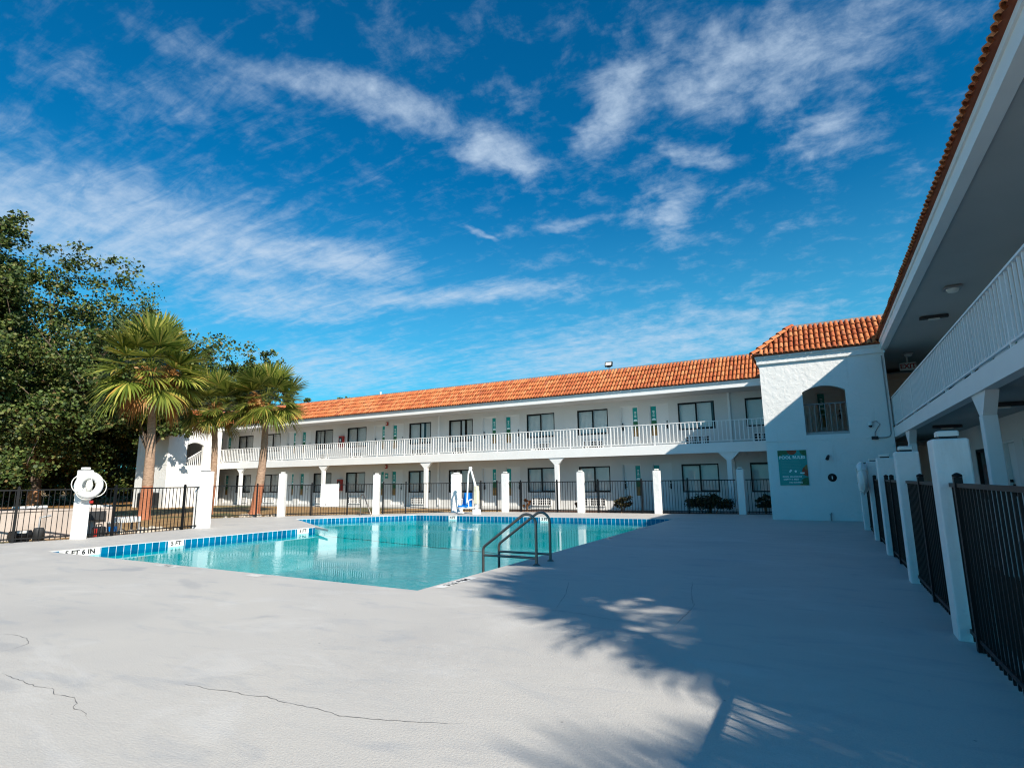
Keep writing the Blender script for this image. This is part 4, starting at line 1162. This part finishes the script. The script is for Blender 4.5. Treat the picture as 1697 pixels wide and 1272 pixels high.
rw_ = empty('wall_fitting', (0.27, 21.03, 1.36), 'round black fitting on the stair tower wall right of the green sign', 'wall fitting')
m = MB(); m.lathe([(0.0, 0.03), (0.09, 0.03), (0.125, 0.015), (0.13, 0.0)], n=24, mat=Matrix.Rotation(pi / 2, 4, 'X')); m.build('ring', M['black'], rw_)
m = MB(); m.tube([(0, -0.03, 0.04), (0, -0.045, 0.0), (0.0, -0.03, -0.05)], 0.018, 8); m.build('lever', M['tilew'], rw_)
sp_ = empty('standpipe', (0.12, 20.95, 0), 'short pipe stub at the foot of the stair tower wall', 'pipe')
m = MB(); m.tube([(0, 0, 0), (0, 0, 0.2), (0.02, 0.05, 0.24)], 0.022, 8); m.build('pipe', M['grey'], sp_)
m = MB(); m.tube([(-0.04, 0, 0.2), (0.04, 0, 0.2)], 0.012, 6); m.build('tap', M['grey'], sp_)

fl = empty('floodlight', (-8.94, 26.6, 6.75), 'black floodlight standing on the tile roof edge', 'floodlight')
m = MB(); m.tube([(0, 0, 0), (0, 0, 0.22)], 0.02, 8); m.box(-0.1, 0.1, -0.02, 0.02, 0.2, 0.23); m.build('bracket', M['grey'], fl)
T = Matrix.Translation((0, -0.03, 0.36)) @ Matrix.Rotation(R(-18), 4, 'X')
m = MB(); m.box(-0.19, 0.19, -0.05, 0.05, -0.12, 0.12, 0, T); m.build('housing', M['black'], fl)
m = MB(); m.box(-0.15, 0.15, -0.054, -0.051, -0.085, 0.085, 0, T); m.build('lens', M['lens'], fl)
vp = empty('vent_pipe', (-24.1, 26.7, 6.7), 'short white vent pipe on the roof right of the palms', 'vent pipe')
MB().cyl((0, 0, 0), 0.06, 0.28, 10).build('pipe', M['white'], vp); MB().cyl((0, 0, 0.28), 0.08, 0.04, 10).build('cap', M['white'], vp)

def clamp_light(x, y, z, label, long_=False):
    r = empty('ceiling_light', (x, y, z), label, 'ceiling light', 'ceiling lights of the right wing')
    if long_:
        MB().bbox(-0.3, 0.3, -0.07, 0.07, -0.07, 0.0, 0.01).build('housing', M['dark'], r); MB().bbox(-0.12, 0.12, -0.06, 0.06, -0.1, -0.071, 0.01).build('diffuser', M['lens'], r)
    else:
        MB().bbox(-0.16, 0.16, -0.16, 0.16, -0.05, 0.0, 0.02).build('housing', M['grey'], r); MB().lathe([(0.0, -0.12), (0.09, -0.11), (0.12, -0.05)], n=14).build('diffuser', M['lens'], r)
clamp_light(2.83, 14.7, 5.39, 'square ceiling light nearest the camera under the right eave')
clamp_light(2.85, 17.2, 5.39, 'long dark ceiling light under the right eave', True)
clamp_light(2.85, 22.2, 5.39, 'far ceiling light in the dark near the exit sign')
clamp_light(2.85, 12.6, 2.63, 'ceiling light under the right balcony beside the column', True)
clamp_light(2.85, 17.5, 2.63, 'ceiling light deep under the right balcony', True)

# ------------------------------------------------------------------ things behind the left fence
lw_ = empty('low_wall', (-19.9, 5.0, 0), 'low pale equipment wall behind the left fence', 'wall')
lw_.rotation_euler = (0, 0, 0)
m = MB(); m.box(-0.1, 0.12, -9.0, 3.35, -0.1, 0.70); m.box(-2.2, -0.1, 3.2, 3.35, -0.1, 0.70); m.box(-0.13, 0.15, -9.0, 3.38, 0.70, 0.75)
m.build('panel', M['beige'], lw_)
m = MB(); m.tube([(0.15, -4.0, 0.42), (0.15, -1, 0.41), (0.16, 1.6, 0.38)], 0.018, 6); m.build('pipe', M['dark'], lw_)
lv = empty('low_wall', (-19.6, 9.2, 0), 'short pale wall piece right of the lifebuoy pillar', 'wall')
m = MB(); m.box(-0.1, 0.1, -1.3, 0.45, -0.1, 0.70); m.box(-0.12, 0.12, -1.3, 0.47, 0.70, 0.75); m.build('panel', M['beige'], lv)
m = MB(); m.box(0.1, 0.2, -0.5, 0.2, 0.38, 0.64); m.build('meter_box', M['dark'], lv)
pp = empty('pool_pump', (-18.75, 7.15, -0.05), 'black pool pump behind the left fence', 'pump')
m = MB(); m.tube([(0, -0.3, 0.18), (0, 0.15, 0.18)], 0.13, 16); m.box(-0.1, 0.1, -0.25, 0.1, 0, 0.06); m.build('motor', M['black'], pp)
m = MB(); m.lathe([(0.0, 0.36), (0.1, 0.35), (0.12, 0.3), (0.12, 0.02), (0.0, 0.0)], (0, 0.32, 0), 16); m.build('strainer', M['dark'], pp)
m = MB(); m.tube([(0, 0.32, 0.3), (0.0, 0.32, 0.62), (0.02, 0.55, 0.66)], 0.03, 8); m.build('pipe', M['grey'], pp)
m = MB(); m.box(0.08, 0.11, -0.18, 0.05, 0.1, 0.3); m.build('plate', M['tilew'], pp)
bk = empty('bucket', (-18.35, 9.1, -0.05), 'white bucket with blue label behind the fence', 'bucket')
m = MB(); m.lathe([(0.0, 0.0), (0.13, 0.0), (0.155, 0.38), (0.165, 0.38), (0.165, 0.4), (0.0, 0.4)], n=20); m.build('tub', M['tilew'], bk)
m = MB()
for k in range(6):
    a, b = -1.2 + 0.25 * k, -1.2 + 0.25 * (k + 1); r_ = 0.151
    m.poly([(r_ * cos(a), r_ * sin(a), 0.14), (r_ * cos(b), r_ * sin(b), 0.14), (0.157 * cos(b), 0.157 * sin(b), 0.28), (0.157 * cos(a), 0.157 * sin(a), 0.28)])
m.build('label', M['blue'], bk)
fc = empty('fuel_can', (-18.3, 8.72, -0.05), 'dark jug with red side next to the white bucket', 'can')
MB().bbox(-0.11, 0.11, -0.15, 0.15, 0, 0.3, 0.03).build('body', M['dark'], fc); MB().bbox(0.02, 0.118, -0.157, -0.09, 0.02, 0.26, 0.01).build('red_side', M['red'], fc)
MB().tube([(0, -0.08, 0.3), (0, -0.08, 0.36), (0, 0.06, 0.36), (0, 0.06, 0.3)], 0.018, 6).build('handle', M['dark'], fc)
sk = empty('utility_sink', (-18.9, 9.75, -0.05), 'white box on legs beside the bucket', 'box')
MB().bbox(-0.25, 0.25, -0.3, 0.3, 0.34, 0.5, 0.02).build('basin', M['tilew'], sk)
m = MB(); [m.box(x - .02, x + .02, y - .02, y + .02, 0, 0.34) for x in (-.2, .2) for y in (-.25, .25)]; m.build('legs', M['grey'], sk)
def rock(x, y, s, seed, label):
    rn = random.Random(seed); m = MB(); vs = []
    for i in range(5):
        for k in range(8):
            th = pi * (i + .5) / 5; ph = 2 * pi * k / 8; r_ = s * rn.uniform(0.75, 1.2)
            vs.append((r_ * sin(th) * cos(ph), r_ * 1.2 * sin(th) * sin(ph), s * 0.55 + r_ * 0.75 * cos(th)))
    fs = [(i * 8 + k, (i + 1) * 8 + k, (i + 1) * 8 + (k + 1) % 8, i * 8 + (k + 1) % 8) for i in range(4) for k in range(8)] + [tuple(reversed(range(8)))[::-1], tuple(range(32, 40))[::-1]]
    m.mesh(vs, fs)
    o = m.build('rock', M['stone']); o.location = (x, y, -0.08); tag(o, label, 'rock', 'rubble stones at the foot of the palm')
rk = random.Random(11)
spots = [(-18.4 - rk.uniform(0, .7), 9.5 + i * 0.16 + rk.uniform(-.05, .05)) for i in range(12)] + [(-21.2 - i * 0.22, 16.75 - i * .2 + rk.uniform(0.1, .5)) for i in range(8)]
for i, (x, y) in enumerate(spots):
    rock(x, y, rk.uniform(0.07, 0.16), i, 'pale rubble stone on the ground behind the left fence' if i < 12 else 'pale rubble stone at the fence by the right palm')
ac = empty('condenser_unit', (-38.3, 20.9, 0), 'dark grey condenser unit at the foot of the left stair tower', 'condenser unit')
m = MB(); m.bbox(-0.45, 0.45, -0.45, 0.45, 0.0, 0.92, 0.03); m.build('cabinet', M['dark'], ac)
m = MB(); [m.box(-0.42, 0.42, -0.462, -0.451, 0.1 + 0.055 * k, 0.12 + 0.055 * k) for k in range(14)]; [m.box(0.451, 0.462, -0.42, 0.42, 0.1 + 0.055 * k, 0.12 + 0.055 * k) for k in range(14)]; m.build('grille', M['black'], ac)
m = MB(); m.lathe([(0.0, 0.94), (0.34, 0.95), (0.36, 0.92)], n=20); m.build('fan_cover', M['black'], ac)
def stop(x, y, label):
    m = MB(); m.prism([(-0.14, 0), (0.14, 0), (0.08, 0.16), (-0.08, 0.16)], -0.95, 0.95); o = m.build('wheel_stop', M['stucco']); o.location = (x, y, -0.06)
    tag(o, label, 'wheel stop', 'white concrete wheel stops in the car park')
stop(-47.6, 18.3, 'white concrete wheel stop left of the lifebuoy'); stop(-47.3, 15.6, 'white concrete wheel stop near the oak trunk')
stop(-44.0, 20.6, 'white concrete wheel stop right of the lifebuoy')

# ------------------------------------------------------------------ plants
def leaf_cloud(mb, c, r, n, size, rn, flat=0.75):
    for _ in range(n):
        while True:
            d = Vector((rn.uniform(-1, 1), rn.uniform(-1, 1), rn.uniform(-1, 1)))
            if d.length < 1: break
        d = d * (0.35 + 0.65 * rn.random())
        p = c + Vector((d.x * r, d.y * r, d.z * r * flat))
        a = Vector((rn.gauss(0, 1), rn.gauss(0, 1), rn.gauss(0, 0.7))).normalized()
        b = a.cross(Vector((rn.gauss(0, 1), rn.gauss(0, 1), rn.gauss(0, 1)))).normalized()
        s = size * rn.uniform(0.6, 1.3); w = s * 0.42
        mb.poly([p - a * s * .5, p + b * w, p + a * s * .5, p - b * w])

def tree(name, label, loc, h, rad, seed, nbr=9, leaves=9000, size=0.36, mat='oakleaf', tr=0.45, base=0.3, cat='tree', group=None, squash=0.62, clr=0.13, twigs=True, low=0.05):
    rn = random.Random(seed)
    root = empty(name, loc, label, cat, group)
    tk = MB(); tips = []
    fork = Vector((rn.uniform(-.03, .03) * h, rn.uniform(-.03, .03) * h, h * base))
    tk.tube([(0, 0, -0.2), (0, 0, 0.15), fork * 0.5 + Vector((rn.uniform(-.2, .2), 0, 0)), fork], [tr * 1.35, tr * 1.05, tr * 0.9, tr * 0.75], 10)
    cz = h * (base + 1) / 2 + h * 0.04; hz = h - cz
    for i in range(nbr):
        az = 2 * pi * i / nbr + rn.uniform(-.4, .4); el = rn.uniform(low, 1.45)
        e = Vector((rad * cos(az) * cos(el), rad * sin(az) * cos(el), cz - h * 0.1 + hz * 1.0 * sin(el))) * rn.uniform(0.82, 1.0)
        mid = fork.lerp(e, 0.5) + Vector((rn.uniform(-1, 1), rn.uniform(-1, 1), rn.uniform(0.2, 1.2))) * h * 0.04
        r0 = tr * 0.4 * rn.uniform(0.6, 1.1)
        pts = [fork - Vector((0, 0, .3)), fork.lerp(mid, 0.55) + Vector((rn.uniform(-.3, .3), rn.uniform(-.3, .3), 0.2)), mid, mid.lerp(e, 0.6), e]
        tk.tube(pts, [r0, r0 * .75, r0 * .5, r0 * .3, r0 * .1], 7, caps=False)
        tips.append(e); tips.append(mid.lerp(e, 0.6))
        for j in range(5):
            s = pts[2].lerp(e, rn.uniform(0, 0.9)); q = s + Vector((rn.uniform(-1, 1), rn.uniform(-1, 1), rn.uniform(-.6, .9))) * rad * 0.42
            tk.tube([s, s.lerp(q, .5) + Vector((0, 0, .2)), q], [r0 * .26, r0 * .16, r0 * .05], 5, caps=False); tips.append(q)
            if twigs:
                for _ in range(2):
                    q2 = q + Vector((rn.uniform(-1, 1), rn.uniform(-1, 1), rn.uniform(-.5, .9))) * rad * 0.16
                    tk.tube([s.lerp(q, .7), q2], [r0 * .12, r0 * .03], 4, caps=False); tips.append(q2)
    tk.build('trunk', M['oakbark'], root)
    lv_ = MB(); per = max(6, int(leaves / len(tips)))
    for tp in tips:
        rr = rad * clr * rn.uniform(0.7, 1.35)
        k = per * rn.uniform(0.6, 1.4)
        for _ in range(3):
            leaf_cloud(lv_, tp + Vector((rn.gauss(0, .5), rn.gauss(0, .5), rn.gauss(0, .35))) * rr, rr * rn.uniform(.5, .8), int(k / 3), size, rn)
    lv_.build('crown', M[mat], root)
    return root
GT = 'trees beyond the car park'
tree('oak_tree', 'tall live oak with pale limbs and orange base at the left edge', (-51.5, 20.0, 0), 20.8, 9.8, 3, 27, 105000, 0.23, tr=0.42, base=0.12, group=GT, clr=0.18, low=-1.15)
tree('oak_tree', 'oak crown cut off by the left edge of the photo', (-53.0, 13.2, 0), 23.6, 7.4, 5, 26, 85000, 0.24, tr=0.45, base=0.14, group=GT, clr=0.18, low=-1.1)
tree('oak_tree', 'dark oak rising behind the tallest palm', (-49.5, 27.3, 0), 14.0, 5.2, 8, 14, 44000, 0.22, tr=0.3, base=0.12, group=GT, clr=0.18, low=-0.9)
tree('oak_tree', 'dark tree between tall oak and left stair tower', (-58, 27, 0), 14, 7.0, 9, 14, 50000, 0.26, tr=0.3, base=0.08, group=GT, clr=0.18, low=-0.8)
tree('oak_tree', 'low dark oak behind the lifebuoy with branches down to the ground', (-58, 21, 0), 13, 7.0, 12, 14, 44000, 0.25, tr=0.25, base=0.04, group=GT, clr=0.18, low=-0.5)
tree('oak_tree', 'small oak right behind the tallest palm that shades the left stair tower', (-37.5, 20.2, 0), 9.2, 2.4, 14, 14, 30000, 0.2, tr=0.2, base=0.4, group=GT, clr=0.17, low=-0.1)
for i, (x, y, h, r) in enumerate([(-68, 8, 17, 8.5), (-70, 19, 17, 8.5), (-69, 30, 17, 8.5), (-64, 38, 16, 8), (-76, 0, 17, 9), (-82, 13, 18, 9), (-82, 26, 18, 9), (-78, 38, 18, 9), (-72, 48, 17, 9)]):
    tree('oak_tree', 'dark woodland tree in the shade far behind the low wall', (x, y, 0), h, r, 20 + i, 12, 13000, 0.5, tr=0.3, base=0.03, group='dark woodland trees at the far left', clr=0.2, twigs=False)
tree('oak_tree', 'dark treetop showing over the roof right of the palms', (-36.2, 34.5, 0), 10.8, 4.2, 31, 11, 14000, 0.24, tr=0.3, base=0.25, group='treetops behind the motel roof')
tree('oak_tree', 'treetop behind the roof between the two right palms', (-44.5, 32.5, 0), 13.6, 5.4, 32, 13, 22000, 0.26, tr=0.3, base=0.25, group='treetops behind the motel roof')
tree('oak_tree', 'small treetop low over the roof ridge right of the palms', (-32.6, 36.0, 0), 9.2, 2.8, 33, 9, 6000, 0.22, tr=0.25, base=0.3, group='treetops behind the motel roof')
# far woodland that reads as one mass
rn_ = random.Random(77); m = MB()
for k in range(260):
    y = rn_.uniform(-50, 85); c = Vector((-100 + rn_.uniform(-6, 6) + 0.1 * y, y, rn_.uniform(0.5, 15) * (0.8 + 0.2 * sin(y * .35))))
    leaf_cloud(m, c, rn_.uniform(2, 3.6), 70, 1.0, rn_)
o = m.build('woodland', M['oakleaf']); tag(o, 'far dark woodland closing the view beyond the car park', 'woodland', kind='stuff')

def bush(name, label, loc, r, h, n, size, mat, seed, group=None, cat='shrub', stems=6, sx=1.0, sy=1.0):
    rn = random.Random(seed); root = empty(name, loc, label, cat, group)
    s = MB(); f = MB()
    for k in range(stems):
        a = rn.uniform(0, 2 * pi); q = Vector((cos(a) * r * .7 * rn.random() * sx, sin(a) * r * .7 * rn.random() * sy, h * rn.uniform(.5, .85)))
        s.tube([(q.x * .3, q.y * .3, -0.1), q * 0.6, q], [0.018, 0.012, 0.006], 5)
    s.build('stem', M['oakbark'], root)
    for k in range(max(6, n // 50)):
        a = rn.uniform(0, 2 * pi); d = sqrt(rn.random())
        c = Vector((cos(a) * r * d * .8 * sx, sin(a) * r * d * .8 * sy, h * (0.3 + 0.55 * rn.random() * (1.1 - .4 * d))))
        leaf_cloud(f, c, r * 0.34 if sx == 1.0 else 0.22, 50, size, rn)
    f.build('foliage', M[mat], root)
    return root
bush('shrub', 'low bright green bush behind the lifebuoy at the car park edge', (-57.5, 29.5, 0), 2.4, 2.2, 2200, 0.3, 'bushleaf', 41)
bush('shrub', 'bright green undergrowth at the left edge behind the oak', (-57, 17.5, 0), 2.4, 1.4, 1600, 0.3, 'bushleaf', 42)
bush('shrub', 'dark undergrowth behind the oak trunk', (-59, 16, 0), 3.4, 4.0, 4600, 0.4, 'oakleaf', 43)
bush('shrub', 'olive bush left of the stair tower', (-55, 32.5, 0), 3.0, 4.0, 2600, 0.38, 'bushleaf', 44)
bush('shrub', 'round green shrub behind the far fence', (-7.75, 24.0, 0), 0.5, 0.85, 1100, 0.085, 'hedgeleaf', 45)
bush('hedge', 'clipped dark hedge behind the fence left of the stair tower', (-4.2, 24.35, 0), 0.55, 0.8, 3600, 0.085, 'hedgeleaf', 46, cat='hedge', stems=14, sx=2.2, sy=0.7)
bush('shrub', 'dark shrub squeezed between white pillar and stair tower', (-2.05, 24.4, 0), 0.4, 0.85, 900, 0.085, 'hedgeleaf', 47)
bush('russet_plant', 'russet plant left of the fence column behind the handrail', (-12.1, 23.4, 0), 0.2, 0.65, 160, 0.1, 'russet', 48, 'russet plants behind the far fence', 'plant')
bush('russet_plant', 'russet plant beside the white pillar left of the green shrub', (-9.55, 23.4, 0), 0.17, 0.6, 130, 0.1, 'russet', 49, 'russet plants behind the far fence', 'plant')

def palm(label, base, top, rad, seed, nf=46, dead=10, tr=(0.3, 0.17), group='sabal palms by the pool fence', squash=0.95):
    rn = random.Random(seed); base = Vector(base); top = Vector(top)
    root = empty('palm_tree', base, label, 'palm tree', group)
    d = top - base
    m = MB(); n = 26; pts = []; rs2 = []
    side = Vector((-d.y, d.x, 0)); side = side.normalized() if side.length > .05 else Vector((1, 0, 0))
    for k in range(n + 1):
        s = k / n
        pts.append(Vector((0, 0, -0.1)) + d * s + side * (0.12 * sin(pi * s)))
        rs2.append((tr[0] + (tr[1] - tr[0]) * min(1, s * 1.3)) * (1 + (0.045 if k % 2 else -0.02)) * (1.25 if k == 0 else 1.0))
    m.tube(pts, rs2, 14); m.build('trunk', M['palmtrunk'], root)
    # old leaf bases under the crown
    bt = MB()
    for k in range(40):
        a = rn.uniform(0, 2 * pi); z = rn.uniform(-0.75, 0.1); c = d + Vector((cos(a) * tr[1], sin(a) * tr[1], z))
        o = Vector((cos(a), sin(a), 1.5)).normalized(); sd = Vector((-sin(a), cos(a), 0)) * 0.035
        bt.poly([c - sd, c + sd, c + o * 0.4 + sd * .6, c + o * 0.4 - sd * .6])
    bt.build('leaf_bases', M['deadfrond'], root)
    def frond(mb, a, el, L1, Rf, droop, nl=30, narrow=1.0):
        o = Vector((cos(a) * cos(el), sin(a) * cos(el), sin(el)))
        c0 = d + Vector((cos(a) * tr[1] * .5, sin(a) * tr[1] * .5, 0.08 + 0.3 * max(0.0, sin(el))))
        # petiole bends down
        c1 = c0 + o * L1 * 0.6; c2 = c0 + o * L1 + Vector((0, 0, -droop * L1 * 0.25))
        ax = (c2 - c1).normalized(); sv = ax.cross(Vector((0, 0, 1)))
        if sv.length < 1e-3: sv = Vector((1, 0, 0))
        sv.normalize(); nv = sv.cross(ax)
        pw = 0.018
        mb.poly([c0 - sv * pw, c0 + sv * pw, c1 + sv * pw, c1 - sv * pw]); mb.poly([c1 - sv * pw, c1 + sv * pw, c2 + sv * pw, c2 - sv * pw])
        tw = rn.uniform(-.5, .5); sv2 = sv * cos(tw) + nv * sin(tw); nv2 = sv2.cross(ax)
        for k in range(nl):
            t = (k + .5) / nl * 2 - 1
            an = t * R(118) * narrow
            ll = Rf * (0.62 + 0.38 * cos(an * 0.75)) * rn.uniform(0.88, 1.08)
            dr = ax * cos(an) + sv2 * sin(an) + nv2 * (0.22 * abs(sin(an)) + rn.uniform(-.07, .07))
            dr.normalize(); ws = dr.cross(nv2).normalized() * (Rf * 0.034)
            g = Vector((0, 0, -1))
            p0 = c2; p1 = p0 + dr * ll * 0.45 + g * droop * ll * 0.06; p2 = p0 + dr * ll * 0.75 + g * droop * ll * 0.22; p3 = p0 + dr * ll * 0.95 + g * droop * ll * 0.5
            b_ = len(mb.v)
            mb.mesh([p0 - ws * .35, p0 + ws * .35, p1 + ws, p1 - ws, p2 + ws * .75, p2 - ws * .75, p3], [(0, 1, 2, 3), (3, 2, 4, 5), (5, 4, 6)])
    g = MB()
    ga = pi * (3 - sqrt(5))
    for k in range(nf):
        s = (k + .5) / nf
        el = math.asin(max(-1, 0.995 - s * 1.5)) + rn.uniform(-.12, .12)
        frond(g, k * ga + rn.uniform(-.2, .2), el, rad * rn.uniform(0.42, 0.62), rad * rn.uniform(0.42, 0.54), 0.05 + 0.75 * s * s)
    g.build('fronds', M['frond'], root)
    if dead:
        g = MB()
        for k in range(dead):
            frond(g, rn.uniform(0, 2 * pi), R(rn.uniform(-58, -20)), rad * rn.uniform(.3, .5), rad * rn.uniform(.26, .36), 1.1, 18, 0.6)
        for k in range(max(3, dead // 2)):
            a = rn.uniform(0, 2 * pi)
            leaf_cloud(g, d + Vector((cos(a) * rad * .3, sin(a) * rad * .3, rn.uniform(-.35, .25))), rad * 0.17, 170, 0.2, rn, 1.1)
        g.build('dead_fronds', M['deadfrond'], root)
    return root
palm('tallest sabal palm with reddish lower trunk at the left', (-25.93, 14.04, 0), (-25.05, 13.33, 6.1), 2.55, 51, 58, 7, (0.25, 0.14))
palm('slim sabal palm half hidden behind the wide white pillar', (-26.7, 17.5, 0), (-26.0, 16.93, 5.0), 1.85, 52, 42, 3, (0.18, 0.13))
palm('sabal palm with leaning trunk in front of the balcony', (-24.72, 18.58, 0), (-23.66, 18.07, 5.25), 2.05, 53, 50, 4, (0.24, 0.14))
GS = 'palms outside the right edge that shade the deck'
for k, (gx, gy, hh, rr, sd) in enumerate([(-0.85, 6.25, 6.3, 2.3, 61), (2.5, 4.0, 6.8, 2.3, 62), (1.9, 6.8, 7.4, 2.4, 63), (2.7, 1.4, 6.6, 2.2, 64), (4.6, 4.4, 7.6, 2.8, 65), (1.3, 5.7, 7.0, 2.0, 66)]):
    tx, ty = gx + 1.26 * hh, gy - 0.72 * hh
    palm('palm outside the right edge whose fronds fringe the deck shadow', (tx + 0.3, ty - 0.3, 0), (tx, ty, hh), rr, sd, 48, 8, group=GS)
